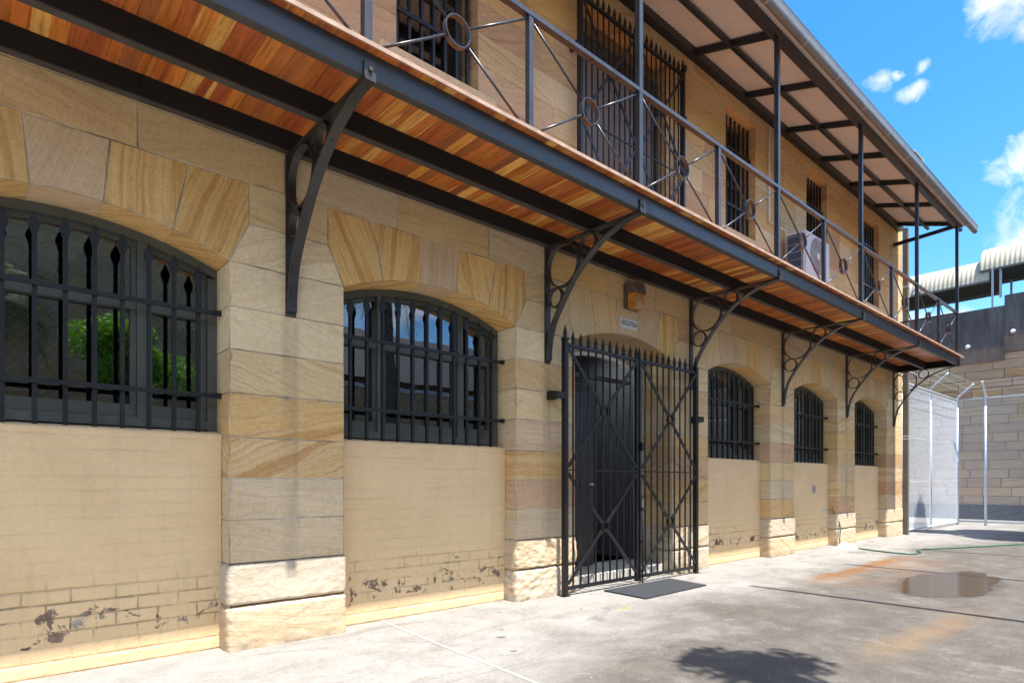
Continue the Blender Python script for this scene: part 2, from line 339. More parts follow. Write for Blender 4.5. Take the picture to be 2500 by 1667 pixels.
def M_iron(name,col,rough):
    t=NT(name); P=t.pos(); n=t.noise(P,8,5,.6); n2=t.noise(P,170,2,.5)
    c=t.mix(t.rng(n,.35,.7),tuple(v*.8 for v in col),tuple(v*1.25 for v in col))
    c=t.mix(t.math('MULTIPLY',t.rng(t.noise(P,24,5,.7),.62,.74),.35),c,(.10,.085,.07))
    return t.fin(c,t.rng(n,.3,.7,rough-.07,rough+.1),t.bump(t.math('ADD',n2,t.math('MULTIPLY',t.noise(P,25,3),1.5)),.18,.003),spec=.5)
IRON=M_iron('black_iron_paint',(.0055,.0058,.0062),.45)
IRONB=M_iron('dark_blue_iron_paint',(.010,.015,.022),.36)
STEEL=M_iron('charcoal_steel_paint',(.026,.034,.043),.36)
BRK=M_iron('bracket_bounce_paint',(.034,.031,.028),.42)  # iron paint made lighter, ground bounce on the straps put into the colour
BEAM=M_iron('flat_black_beam_paint',(.006,.0055,.005),.8)
FLANGE=M_iron('beam_flange_lit',(.055,.050,.045),.6)  # lighter copy of the beam paint, ground bounce put into its colour
RAIL=M_iron('balustrade_paint',(.036,.043,.058),.30)
FRAME=M_plain('window_frame_paint',(.085,.092,.078),.45,var=.15,bump=.1)
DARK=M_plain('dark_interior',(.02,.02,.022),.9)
DOORM=M_plain('charcoal_door_paint',(.030,.028,.034),.4)
WHITE=M_plain('white_paint',(.72,.73,.74),.5,var=.04)
CEIL=M_plain('corrugated_underside',(.70,.71,.70),.6,var=.06,scale=3)
GALV=M_plain('galvanised_steel',(.62,.67,.72),.42,metal=.35,var=.15,scale=20)
GUTT=M_plain('gutter_paint',(.17,.165,.16),.35,var=.15,scale=4)
PIPE=M_plain('olive_pipe_paint',(.125,.12,.10),.5,var=.12)
RUBBER=M_plain('rubber_mat',(.028,.032,.038),.75,var=.2,scale=40,bump=.6)
CREAM=M_plain('cream_corrugated_sheet',(.42,.375,.265),.5,var=.1,scale=3)
HOSE=M_plain('green_hose_rubber',(.02,.11,.075),.35)
BRASS=M_plain('brass',(.45,.33,.10),.35,metal=.8)
STEPM=M_plain('pale_step_render',(.45,.43,.38),.8,var=.25,scale=9)
BARK=M_plain('bark',(.16,.13,.10),.9,var=.3,bump=.5)
# ---------------------------------------------------------------- layout constants
F=4.5; BAY=2.692; C0=.45
def cx(i): return C0+BAY*i
def pier(i): return C0+BAY/2+BAY*i   # pier centre right of bay i
HW=.915; ZS=2.725; ZC=2.915; AR=(HW*HW+(ZC-ZS)**2)/(2*(ZC-ZS)); AZ=ZC-AR
def arc(x,d=0): return AZ+math.sqrt(max(1e-6,(AR-d)**2-x*x))
rnd=random.Random(11)
PAL=dict(beige=(.67,.51,.29),pale=(.72,.575,.365),grey=(.60,.475,.31),tan=(.655,.46,.245),yellow=(.69,.475,.215),gold=(.69,.46,.195),pink=(.62,.455,.29),rose=(.60,.395,.24),brown=(.49,.32,.18),ochre=(.67,.45,.21),base=(.57,.49,.38),base2=(.59,.47,.32))
def pick(names):
    k=rnd.choice(names); c=PAL[k]; j=rnd.uniform(.92,1.07); return tuple(v*j for v in c)
NBASE=['beige','beige','pale','tan','tan','yellow','ochre','pink','grey']
def setst(mb,col,ang=0,st=.5):
    mb.col=(*col,1); mb.par=(ang/180.0,st,rnd.random(),1)
def inset(poly,d):
    n=len(poly); ar=sum(poly[i][0]*poly[(i+1)%n][1]-poly[(i+1)%n][0]*poly[i][1] for i in range(n)); sg=1 if ar>0 else -1
    out=[]
    for i in range(n):
        a=Vector(poly[i-1]);b=Vector(poly[i]);c=Vector(poly[(i+1)%n])
        e1=(b-a).normalized();e2=(c-b).normalized()
        n1=Vector((-e1.y,e1.x))*sg;n2=Vector((-e2.y,e2.x))*sg; m=(n1+n2)
        if m.length<1e-3: m=n1
        m.normalize(); k=d/max(.35,m.dot(n1)); out.append((b.x+m.x*k,b.y+m.y*k))
    return out
def cell(mb,poly,to3,nrm,depth=.005,joint=.0050):
    """stone face: poly 2D, to3(u,v,d)->3D where d is depth behind the face"""
    j2=joint*rnd.uniform(.5,1.1)
    dp=[]
    for i in range(len(poly)):
        a_=Vector(poly[i]); b_=Vector(poly[(i+1)%len(poly)]); q_=max(1,int((b_-a_).length/.05)) if joint>.004 else 1
        dp+= [tuple(a_+(b_-a_)*(w_/q_)) for w_ in range(q_)]
    poly=dp; inn=inset(poly,j2); n=len(poly)
    if joint>.004:
        cx_=sum(p[0] for p in poly)/n; cy_=sum(p[1] for p in poly)/n; o_=[]
        for (u,v) in inn:
            k_=rnd.uniform(0,.004)+(rnd.uniform(.006,.020) if rnd.random()<.03 else 0); d_=Vector((cx_-u,cy_-v)); 
            if abs(d_.x)>abs(d_.y)*3: d_=Vector((d_.x,0))
            d_.normalize(); o_.append((u+d_.x*k_,v+d_.y*k_))
        inn=o_
    mb.face([to3(u,v,0) for u,v in inn],0,nrm)
    for i in range(n):
        k=(i+1)%n
        mb.face([to3(*poly[i],depth),to3(*poly[k],depth),to3(*inn[k],0),to3(*inn[i],0)],1,nrm)
def front(y): return lambda u,v,d:(u,y+d,v)
def nrnd(p,s=1): return noise.noise(Vector(p)*s)
def rough_block(mb,x0,x1,y0,y1,z0,z1,amp=.012,rad=.05,nx=64,nz=26):
    """weathered quoin block: rounded, dented box with a real surface"""
    sx=rnd.uniform(0,50)
    def P(a,b,c):
        x=x0+(x1-x0)*a;y=y0+(y1-y0)*b;z=z0+(z1-z0)*c
        c_=Vector((min(max(x,x0+rad),x1-rad),max(y,y0+rad) if y<y1-.001 else y,min(max(z,z0+rad*.6),z1-rad*.6)))
        v=Vector((x,y,z))-c_
        if v.length>1e-6:
            v.normalize(); p=c_+Vector((v.x*rad,v.y*rad,v.z*rad*.6))
        else: p=Vector((x,y,z))
        dn=(p-Vector(((x0+x1)/2,y1,(z0+z1)/2))).normalized()
        q=p+Vector((sx,0,0))
        f=nrnd(q,3.2)*1.0+nrnd(q,8)*.6+nrnd(q,22)*.5+nrnd(q,50)*.4
        # bedding ledges
        f+= .5*abs(nrnd((q.x*1.2,q.y,q.z*16)))-.15
        p=p+Vector((dn.x*.5,-1*.8,dn.z*.3))*(f*amp)
        return p
    sm=mb.smooth; mb.smooth=True
    def grid(fn,na,nb,flip):
        b=len(mb.v)
        for i in range(na+1):
            for j in range(nb+1): mb.v.append(tuple(fn(i/na,j/nb)))
        for i in range(na):
            for j in range(nb):
                q=(b+i*(nb+1)+j,b+(i+1)*(nb+1)+j,b+(i+1)*(nb+1)+j+1,b+i*(nb+1)+j+1)
                mb.f.append(q[::-1] if flip else q); mb._a(0)
    grid(lambda a,c:P(a,0,c),nx,nz,False)
    grid(lambda b,c:P(0,b,c),14,nz,True)
    grid(lambda b,c:P(1,b,c),14,nz,False)
    grid(lambda a,b:P(a,b,1),nx,14,False)
    grid(lambda a,b:P(a,b,0),nx,14,True)
    mb.smooth=sm
# ================================================================ STONE BUILDING
bld=empty('stone_building',(0,0,0),0,'two-storey sandstone building with arched barred windows and an upper verandah','building')
XL=pier(-2)   # left end of what is built
XR=15.87
ZJ=[.0,.31,.61,.915,1.21,1.50,1.81,2.115,2.415,ZS]
mb=MB()
JD=4.95
pcols={0:['base2','base','grey','grey','tan','ochre','beige','pale','pale','beige'],
       1:['base','base2','grey','rose','ochre','pink','beige','tan','pale','beige'],
       2:['base','base','tan','ochre','rose','ochre','beige','tan','pale','pale'],
       3:['base2','base','ochre','grey','beige','rose','pale','tan','beige','pale'],
       4:['base2','base','rose','beige','pink','tan','yellow','beige','pale','tan'],
       5:['base2','base2','grey','brown','pink','brown','tan','beige','pale','tan']}
pst={0:[.3,.3,.35,.3,.75,.8,.45,.3,.3,.4],1:[.5,.5,.3,.3,.5,.35,.5,.4,.1,.3]}
def opening(i): return -2<i<=5
for k in range(-2,6):
    x0=pier(k)-(BAY/2-HW) if k>=-1 else pier(k)-.4
    x1=pier(k)+(BAY/2-HW) if k<5 else XR
    if k==-2: x1=pier(k)+(BAY/2-HW)
    for j in range(len(ZJ)-1):
        z0,z1=ZJ[j],ZJ[j+1]
        cn=pcols.get(k,pcols[1])[j]; st=pst[k][j] if k in pst else rnd.uniform(.25,.8)
        jv=rnd.uniform(.95,1.06); setst(mb,tuple(v*jv for v in PAL[cn]),rnd.uniform(-5,5),st)
        if j<2:
            am=.008 if k!=1 else .019
            rough_block(mb,x0-.018,x1+.018 if k<5 else x1,F-.022,4.72,z0-(.03 if j==0 else -.003),z1-.004,amp=am,rad=.045)
            if k==5: pass
        else:
            cell(mb,[(x0,z0),(x1,z0),(x1,z1),(x0,z1)],front(F),(0,-1,0))
        if k>=-1 or True:
            if k<5: cell(mb,[(F,z0),(JD,z0),(JD,z1),(F,z1)],lambda u,v,d,x1=x1:(x1-d,u,v),(1,0,0))
            if k>-2: cell(mb,[(F,z0),(JD,z0),(JD,z1),(F,z1)],lambda u,v,d,x0=x0:(x0+d,u,v),(-1,0,0))
    # spandrel stones between arch fans
    s0=pier(k)-(BAY/2-1.05) if k>-2 else pier(k)-.4; s1=pier(k)+(BAY/2-1.05) if k<5 else XR
    # lower one hugs the springers
    setst(mb,pick(['pale','beige','tan']),0,.35)
    pl=[(x0,ZS),(x1,ZS),(s1,3.02),(s0,3.02)] if -2<k<5 else ([(x0,ZS),(x1,ZS),(s1,3.02),(x0,3.02)] if k==-2 else [(x0,ZS),(x1,ZS),(x1,3.02),(s0,3.02)])
    cell(mb,pl,front(F),(0,-1,0))
    setst(mb,pick(['tan','beige','rose','ochre']),0,.5)
    cell(mb,[(s0,3.02),(s1,3.02),(s1,3.31),(s0,3.31)],front(F),(0,-1,0))
# arch fans
II=[-HW,-.565,-.18,.18,.565,HW]; TT=[-1.05,-.66,-.215,.215,.66,1.05]
vset=[['yellow','yellow','pink','yellow','gold'],['gold','yellow','pink','gold','gold'],['beige','tan','pink','pink','yellow'],['beige','pink','beige','gold','tan'],['tan','beige','gold','beige','tan'],['beige','tan','beige','tan','beige']]
for i in range(-1,6):
    c=cx(i)
    for k in range(5):
        a0,a1=II[k],II[k+1]; na=6
        arcpts=[(a0+(a1-a0)*q/na) for q in range(na+1)]
        bot=[(c+q,arc(q)) for q in arcpts]
        top=[(c+TT[k+1],3.31),(c+TT[k],3.31)]
        if k==0: top.append((c+TT[0],3.02))
        if k==4: top.insert(0,(c+TT[5],3.02))
        mid=(a0+a1)/2
        cn=vset[max(i,0)][k]
        jv=rnd.uniform(.96,1.06); setst(mb,tuple(v*jv for v in PAL[cn]),90-mid*16,.75 if cn in('yellow','gold') else .35)
        cell(mb,bot+top,front(F),(0,-1,0))
        # soffit
        for q in range(na):
            u0,u1=arcpts[q],arcpts[q+1]
            mb.face([(c+u0,F,arc(u0)),(c+u1,F,arc(u1)),(c+u1,JD,arc(u1)),(c+u0,JD,arc(u0))],0,(0,0,-1))
        if k<4: mb.box((c+a1-.002,F+.006,arc(a1)-.0015),(c+a1+.002,JD-.01,arc(a1)+.01),1)
# course over the arches
xs=[XL-.4,-1.2,-.2,.812,1.757,2.707,3.707,4.55,5.458,6.38,7.3,8.25,9.2,10.1,11.05,12.0,12.9,13.8,14.8,XR]
for a,b in zip(xs,xs[1:]):
    setst(mb,pick(['tan','tan','beige','ochre','grey'] if a>1 else ['tan']),rnd.uniform(-8,8),.35); cell(mb,[(a,3.31),(b,3.31),(b,3.60),(a,3.60)],front(F),(0,-1,0))
setst(mb,PAL['pale'],0,.1); mb.box((XL-.4,F-.012,3.603),(XR,F+.1,3.66))
# upper floor wall
UW={i:(cx(i)-.44,cx(i)+.44,4.81,6.58) for i in (-1,0,1,3,4,5)}
UW[2]=(4.97,6.62,3.78,6.46)
uz=[3.70,3.98,4.26,4.535,4.81,5.105,5.40,5.695,5.99,6.285,6.58,6.95]
uz[0]=3.66
for j in range(len(uz)-1):
    z0,z1=uz[j],uz[j+1]; zc=(z0+z1)/2
    cuts=[]
    for i,(a,b,zb,zt) in UW.items():
        if i==2: zt2=6.46
        if zb<=zc<=zt: cuts.append((a,b))
    cuts.sort(); spans=[];p=XL-.4
    for a,b in cuts: spans.append((p,a)); p=b
    spans.append((p,XR))
    for a,b in spans:
        x=a
        while x<b-1e-6:
            w=rnd.uniform(.45,1.05); e=x+w
            if b-e<.35: e=b
            if zc>5.9: ps=['gold','yellow','tan','ochre','tan']
            elif zc>5: ps=['tan','beige','yellow','rose','ochre','pale']
            else: ps=['pale','beige','rose','pink','beige','pale','grey']  # paler stones towards the deck, its bounce light put into the colours
            setst(mb,pick(ps),rnd.uniform(-6,6),rnd.uniform(.15,.65))
            zz1=z1
            cell(mb,[(x,z0),(e,z0),(e,zz1),(x,zz1)],front(F),(0,-1,0),joint=.003,depth=.004)
            x=e
for i,(a,b,zb,zt) in UW.items():
    zz=zb
    for j in range(len(uz)-1):
        z0,z1=max(uz[j],zb),min(uz[j+1],zt)
        if z1-z0<.03: continue
        for s in (0,1):
            setst(mb,pick(['rose','brown','tan','ochre'] if s else ['tan','beige']),0,.5)
            if s: cell(mb,[(F,z0),(JD-.1,z0),(JD-.1,z1),(F,z1)],lambda u,v,d,b=b:(b+d,u,v),(-1,0,0))
            else: cell(mb,[(F,z0),(JD-.1,z0),(JD-.1,z1),(F,z1)],lambda u,v,d,a=a:(a-d,u,v),(1,0,0))
    setst(mb,PAL['ochre'],0,.4)
    mb.face([(a,F,zt),(b,F,zt),(b,JD-.1,zt),(a,JD-.1,zt)],0,(0,0,-1))
    if i==2: # course strip above door opening up to the course line
        setst(mb,PAL['yellow'],0,.6); mb.face([(a,F,zt),(b,F,zt),(b,F,6.58),(a,F,6.58)],0,(0,-1,0))
mb.build('wall',[STONE,MORT],bld)
# hidden shell of the building: rooms, end walls and main roof
m=MB(); setst(m,PAL['tan'],0,.5)
m.box((XR-.02,F+.02,0),(XR,13,6.95)); m.box((XL-.42,F+.02,0),(XL-.40,13,6.95)); m.box((XL-.4,13,0),(XR,13.3,6.95))
m.build('end_wall',[STONE2],bld)
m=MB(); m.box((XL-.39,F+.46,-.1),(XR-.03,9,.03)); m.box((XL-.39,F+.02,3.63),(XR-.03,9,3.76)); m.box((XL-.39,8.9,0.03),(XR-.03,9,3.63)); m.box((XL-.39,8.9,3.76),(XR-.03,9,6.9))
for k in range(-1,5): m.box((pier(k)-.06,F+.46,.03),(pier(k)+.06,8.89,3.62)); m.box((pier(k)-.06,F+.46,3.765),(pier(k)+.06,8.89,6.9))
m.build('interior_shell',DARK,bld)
m=MB(); v=[(XL-.4,4.47,6.955),(XR+.05,4.47,6.955),(XR+.05,13.4,6.955),(XL-.4,13.4,6.955),(XL+4,9,8.3),(XR-4,9,8.3)]
m.add(v,[(0,1,5,4),(1,2,5),(2,3,4,5),(3,0,4),(3,2,1,0)]); m.build('roof',M_plain('grey_roof_sheet',(.3,.3,.31),.5),bld)
# painted brick infill below the sills (real relief)
def brick_mesh():
    m=MB(); nx,nz=200,180; m.smooth=True
    for i in range(nx+1):
        for j in range(nz+1):
            x=-HW+.004+(2*HW-.008)*i/nx; z=1.512*j/nz
            rw=z/.0872; ri=int(rw); fz=rw-ri; fx=((x+5)/.24+(.5 if ri%2 else 0))%1
            wn=nrnd((x*2.2,z*9,3)); dz=min(fz,1-fz)*.0872; dx=min(fx,1-fx)*.24
            amt=.0022+.0035*max(0,nrnd((x*1.3,z*2.5,9))+.25)+(.010*max(0,nrnd((x*1.8,z*3,19))+.1) if z<.55 else 0)
            e=max(0,1-(dz+wn*.004)/.009)*1.0; e2=max(0,1-dx/.008)*(.06 if z>.5 else .9)
            d=amt*max(e,e2)+.004*nrnd((x*1.5,z*1.5,1))+.0016*nrnd((x*14,z*20,5))+.0025*nrnd((x*.8,ri*3.1,2))
            m.v.append((x,4.66+d,z))
    for i in range(nx):
        for j in range(nz):
            b=i*(nz+1)+j; m.f.append((b,b+nz+1,b+nz+2,b+1)); m._a()
    m.smooth=False
    m.box((-HW+.004,4.672,0),(HW-.004,4.9,1.508))
    # rounded sill nosing and top
    pr=[]
    for q in range(6):
        an=math.pi/2*q/5; pr.append((4.66+.022-.022*math.cos(an),1.510+.022*math.sin(an)))
    pr.append((4.80,1.552)); 
    for q in range(len(pr)-1):
        y0,z0=pr[q];y1,z1=pr[q+1]; m.face([(-HW+.002,y0,z0),(HW-.002,y0,z0),(HW-.002,y1,z1),(-HW+.002,y1,z1)],None,(0,-1,.5))
    return m
bo=None
for i in (-1,0,1,3,4,5):
    if bo is None: bo=brick_mesh().build('brick_panel',BRICK,bld,loc=(cx(i),0,0)); continue
    b=bo.copy(); COL.objects.link(b); b.location=(cx(i),0,0)
# ground floor windows: building > window > pane / sash
def arcpoly(hw,d,z0,n=18,xa=None,xb=None):
    xa=-hw if xa is None else xa; xb=hw if xb is None else xb
    return [(xa,z0)]+[(xa+(xb-xa)*k/n,arc(xa+(xb-xa)*k/n,d)) for k in range(n+1)]+[(xb,z0)]
def win_frame():
    m=MB(); n=20; hw=HW
    for k in range(n):   # arched head
        a=-hw+2*hw*k/n; b=-hw+2*hw*(k+1)/n
        m.prism([(a,arc(a,.06)),(b,arc(b,.06)),(b,arc(b)+.02),(a,arc(a)+.02)],4.78,4.90)
    m.box((-hw-.02,4.78,1.55),(-hw+.065,4.90,arc(hw,.06)-.001)); m.box((hw-.065,4.78,1.55),(hw+.02,4.90,arc(hw,.06)-.001))
    m.box((-hw+.066,4.775,1.56),(hw-.066,4.90,1.62))      # sill piece
    for s in (-.43,.44): m.box((s-.03,4.785,1.621),(s+.03,4.895,arc(s,.06)))
    return m
def win_sash():
    m=MB(); xs=[-.85,-.46,-.40,.41,.47,.85]
    for a,b in ((-.849,-.461),(-.399,.409),(.471,.849)):
        m.box((a,4.80,2.352),(b,4.875,2.405))              # transom / meeting rail
        m.box((a,4.81,1.622),(b,4.87,1.71))
        for s in (a,b-.034): m.box((s,4.812,1.711),(s+.034,4.868,2.351))
        for s in (a,b-.028): m.box((s,4.815,2.406),(s+.028,4.865,min(arc(a,.06),arc(b,.06))-.0))
        n=5
        for k in range(n):
            u=a+(b-a)*k/n; v=a+(b-a)*(k+1)/n; m.prism([(u,arc(u,.095)),(v,arc(v,.095)),(v,arc(v,.061)),(u,arc(u,.061))],4.82,4.86)
    return m
def mesh_lattice():
    m=MB(); L=.055
    x0,x1,z0,z1=-.85,.85,1.68,2.84
    k=-40
    for k in range(-60,90):
        for sg in (1,-1):
            # line z = z0 + sg*1.15*(x - xk)
            xk=x0+k*L*1.25; 
            pa=[]
            for x in (x0,x1):
                z=z0+sg*1.15*(x-xk); pa.append((x,z))
            (xa,za),(xb,zb)=pa
            def clip(xa,za,xb,zb):
                def at(z): return xa+(xb-xa)*(z-za)/(zb-za)
                if max(za,zb)<z0 or min(za,zb)>z1: return None
                q=[(xa,za),(xb,zb)]
                o=[]
                for (x,z) in q:
                    if z<z0: o.append((at(z0),z0))
                    elif z>z1: o.append((at(z1),z1))
                    else: o.append((x,z))
                return o
            r=clip(xa,za,xb,zb)
            if r and abs(r[0][0]-r[1][0])>.01: m.bar((r[0][0],4.93,r[0][1]),(r[1][0],4.93,r[1][1]),.0035,.0035,(0,1,0))
    return m
w0=None
for i in (0,-1,1,3,4,5):
    if w0 is None:
        w0=win_frame().build('window',FRAME,bld,loc=(cx(i),0,0))
        win_sash().build('sash',FRAME,w0)
        m=MB(); m.face([(x,4.842,z) for x,z in arcpoly(HW-.03,.03,1.63)],None,(0,-1,0)); m.build('pane',GLASS,w0)
        mesh_lattice().build('security_mesh',M_plain('mesh_wire',(.09,.085,.08),.6),w0)
    else:
        w=copy_tree(w0); w.location=(cx(i),0,0)
# upper windows
def up_frame():
    m=MB(); a,b=-.44,.44
    m.box((a,4.76,4.815),(a+.05,4.84,6.579)); m.box((b-.05,4.76,4.815),(b,4.84,6.579)); m.box((a+.051,4.762,6.51),(b-.051,4.838,6.578)); m.box((a+.051,4.762,4.815),(b-.051,4.838,4.88)); m.box((a+.051,4.765,5.68),(b-.051,4.835,5.73))
    return m
w1=None
for i in (0,-1,1,3,4,5):
    if w1 is None:
        w1=up_frame().build('upper_window',FRAME,bld,loc=(cx(i),0,0)); m=MB(); m.face([(-.40,4.80,4.87),(.40,4.80,4.87),(.40,4.80,6.53),(-.40,4.80,6.53)],None,(0,-1,0)); m.build('pane',GLASS,w1)
    else: w=copy_tree(w1); w.location=(cx(i),0,0)
# stone window sills upstairs
s0=None
for i in (-1,0,1,3,4,5):
    m=MB(); setst(m,PAL['pale'],0,.25); m.box((-.62,F-.05,4.665),(.62,F+.4,4.807)); m.build('window_sill',[STONE],bld,bevel=0,loc=(cx(i),0,0))
# ground floor doorway
d=cx(2)
m=MB()
m.box((d-HW+.001,4.62,0.0),(d+HW-.001,4.74,.13)); m.box((d-HW+.001,4.742,0.0),(d+HW-.001,5.2,.15))
m.build('door_step',STEPM,bld,bevel=.006)
m=MB(); n=20
dh=.80
def darc(x,e=0): r=AR-.2-e; return AZ+.06+math.sqrt(r*r-x*x)
for k in range(n):
    a=-dh+2*dh*k/n;b=-dh+2*dh*(k+1)/n; m.prism([(d+a,darc(a,.04)),(d+b,darc(b,.04)),(d+b,darc(b)),(d+a,darc(a))],4.93,4.99)
m.box((d-dh-.0,4.93,.15),(d-dh+.035,4.99,darc(dh,.04)-.001)); m.box((d+dh-.035,4.93,.15),(d+dh,4.99,darc(dh,.04)-.001))
m.build('door_frame',WHITE,bld)
m=MB()  # wall around inner arch
for k in range(n):
    a=-HW-.1+2*(HW+.1)*k/n;b=-HW-.1+2*(HW+.1)*(k+1)/n
    za=darc(a) if abs(a)<dh else .0; zb=darc(b) if abs(b)<dh else .0
    if abs(a)<=dh+.01 and abs(b)<=dh+.01: m.prism([(d+a,za),(d+b,zb),(d+b,3.4),(d+a,3.4)],4.951,4.985)
m.box((d-HW-.1,4.951,0),(d-dh-.001,4.985,3.4)); m.box((d+dh+.001,4.951,0),(d+HW+.1,4.985,3.4))
m.build('inner_wall',STEPM,bld)
m=MB(); m.box((d-1.0,4.99,2.98),(d+1.0,7.9,3.02)); m.box((d-1.0,4.99,.15),(d-.96,7.9,2.98)); m.box((d+.96,4.99,.15),(d+1.0,7.9,2.98)); m.box((d-1,7.9,.15),(d+1,7.94,3.02))
m.build('passage_lining',M_plain('passage_paint',(.10,.10,.115),.7),bld)
m=MB(); m.box((d-.76,5.03,.16),(d-.02,5.08,2.28))
ed=m.build('entrance_door',DOORM,bld)
m=MB(); m.lathe([(.0,0),(.03,.0),(.03,.02),(.0,.02)],(d-.08,4.99,1.15),12); m.build('handle',GALV,ed)
m=MB(); m.bar((d+.02,5.06,1.22),(d+.10,5.85,1.22),.05,2.12,(0,0,1)); m.build('entrance_door',DOORM,bld)
m=MB(); m.box((d-.76,5.03,2.47),(d+.74,5.08,2.52)); m.box((d-.76,5.04,2.37),(d-.0,5.06,2.39)); m.build('transom_bar',DOORM,bld)
# upper doorway in bay 2
m=MB(); a,b=4.97,6.62
m.box((a,4.62,6.10),(b,4.70,6.26)); m.box((a,4.62,3.78),(a+.06,4.70,6.099)); m.box((b-.06,4.62,3.78),(b,4.70,6.099)); m.build('upper_door_frame',M_plain('brown_grey_frame',(.075,.065,.06),.6),bld)
m=MB(); m.box((a+.061,4.65,3.79),(a+.80,4.69,6.095)); m.box((a+.812,4.655,3.79),(b-.061,4.692,6.095)); m.build('upper_door',M_plain('pinkish_door_paint',(.27,.22,.205),.6),bld)
m=MB(); m.box((a,4.66,6.262),(b,4.70,6.459)); m.build('fanlight_board',M_plain('brown_board',(.30,.18,.09),.7),bld)
# downpipe at the far corner
m=MB(); m.box((15.872,4.395,0.0),(15.985,4.495,6.94)); dp=m.build('downpipe',PIPE,bld,bevel=.004)
for z in (2.16,2.22,5.6): m=MB(); m.box((15.87,4.385,z),(15.995,4.5,z+.02)); m.build('strap',GALV,dp)
# small metal box on the fifth brick panel
m=MB(); m.box((11.42,4.635,1.0),(11.5,4.66,1.13)); m.build('junction_box',M_plain('grey_box_paint',(.28,.30,.32),.5),bld,bevel=.004)

# ================================================================ WINDOW GRILLES
def spear_bar():
    m=MB(); m.box((-.0125,-.0125,0),(.0125,.0125,1)); return m
grl=["black spear-topped grille over the big arched window cut off by the photo's left edge","spear-topped grille over the arched window between the first bracket pier and the iron gate","spear-topped grille over the first arched window right of the tall iron gate","spear-topped grille above the brick panel with the small grey box, beside the garden tap","spear-topped grille over the farthest arched window, nearest the chain-link fence"]
rail_me=None
barmeshes={}
def grille(i,label):
    r=empty('window_grille',(cx(i),4.715,1.54),0,label,'window grille','spear-topped grilles on the ground-floor windows')
    for k in range(11):
        x=(k-5)*.1525+.008
        tz=arc(abs(x))-.075-1.54
        key=k
        if key not in barmeshes:
            m=MB(); m.box((-.0125,-.0125,0),(.0125,.0125,tz-.14))
            pr=[(-.011,tz-.15),(-.031,tz-.085),(-.026,tz-.06),(0,tz),(.026,tz-.06),(.031,tz-.085),(.011,tz-.15)]
            m.prism(pr,-.007,.007)
            o=m.build('spear_bar',IRON,r,loc=(x,0,0)); barmeshes[key]=o
        else:
            o=barmeshes[key].copy(); COL.objects.link(o); o.parent=r; o.location=(x,0,0)
    for z in (2.39-1.54,1.80-1.54):
        m=MB(); m.bar((-HW-.02,-.026,z),(HW+.02,-.026,z),.014,.03,(0,0,1)); m.box((-HW-.0,-.045,z-.02),(-HW+.05,-.034,z+.02)); m.box((HW-.05,-.045,z-.02),(HW,-.034,z+.02))
        m.build('cross_rail',IRON,r)
for i,l in zip((0,1,3,4,5),grl): grille(i,l)
ugl=["upper window bars above the second arched window, behind the nearest railing ring","upper window bars right of the upper iron gate, tall and narrow in golden stone","upper window bars directly behind the white air conditioner","upper window bars at the far end of the balcony, smallest of the row"]
ub=None
for i,l in zip((1,3,4,5),ugl):
    if ub is None:
        ub=empty('upper_window_bars',(cx(i),4.60,4.81),0,l,'window bars','straight bars on the upper windows')
        for k in range(7):
            m=MB(); m.box((-.0125,-.0125,0),(.0125,.0125,1.73)); m.build('bar',IRONB,ub,loc=((k-3)*.127,0,0))
        for z in (.42,1.25): m=MB(); m.box((-.46,-.03,z),(.46,-.0135,z+.035)); m.build('cross_rail',IRONB,ub)
    else:
        c=copy_tree(ub); c.location=(cx(i),4.60,4.81); tag(c,l,'window bars','straight bars on the upper windows')
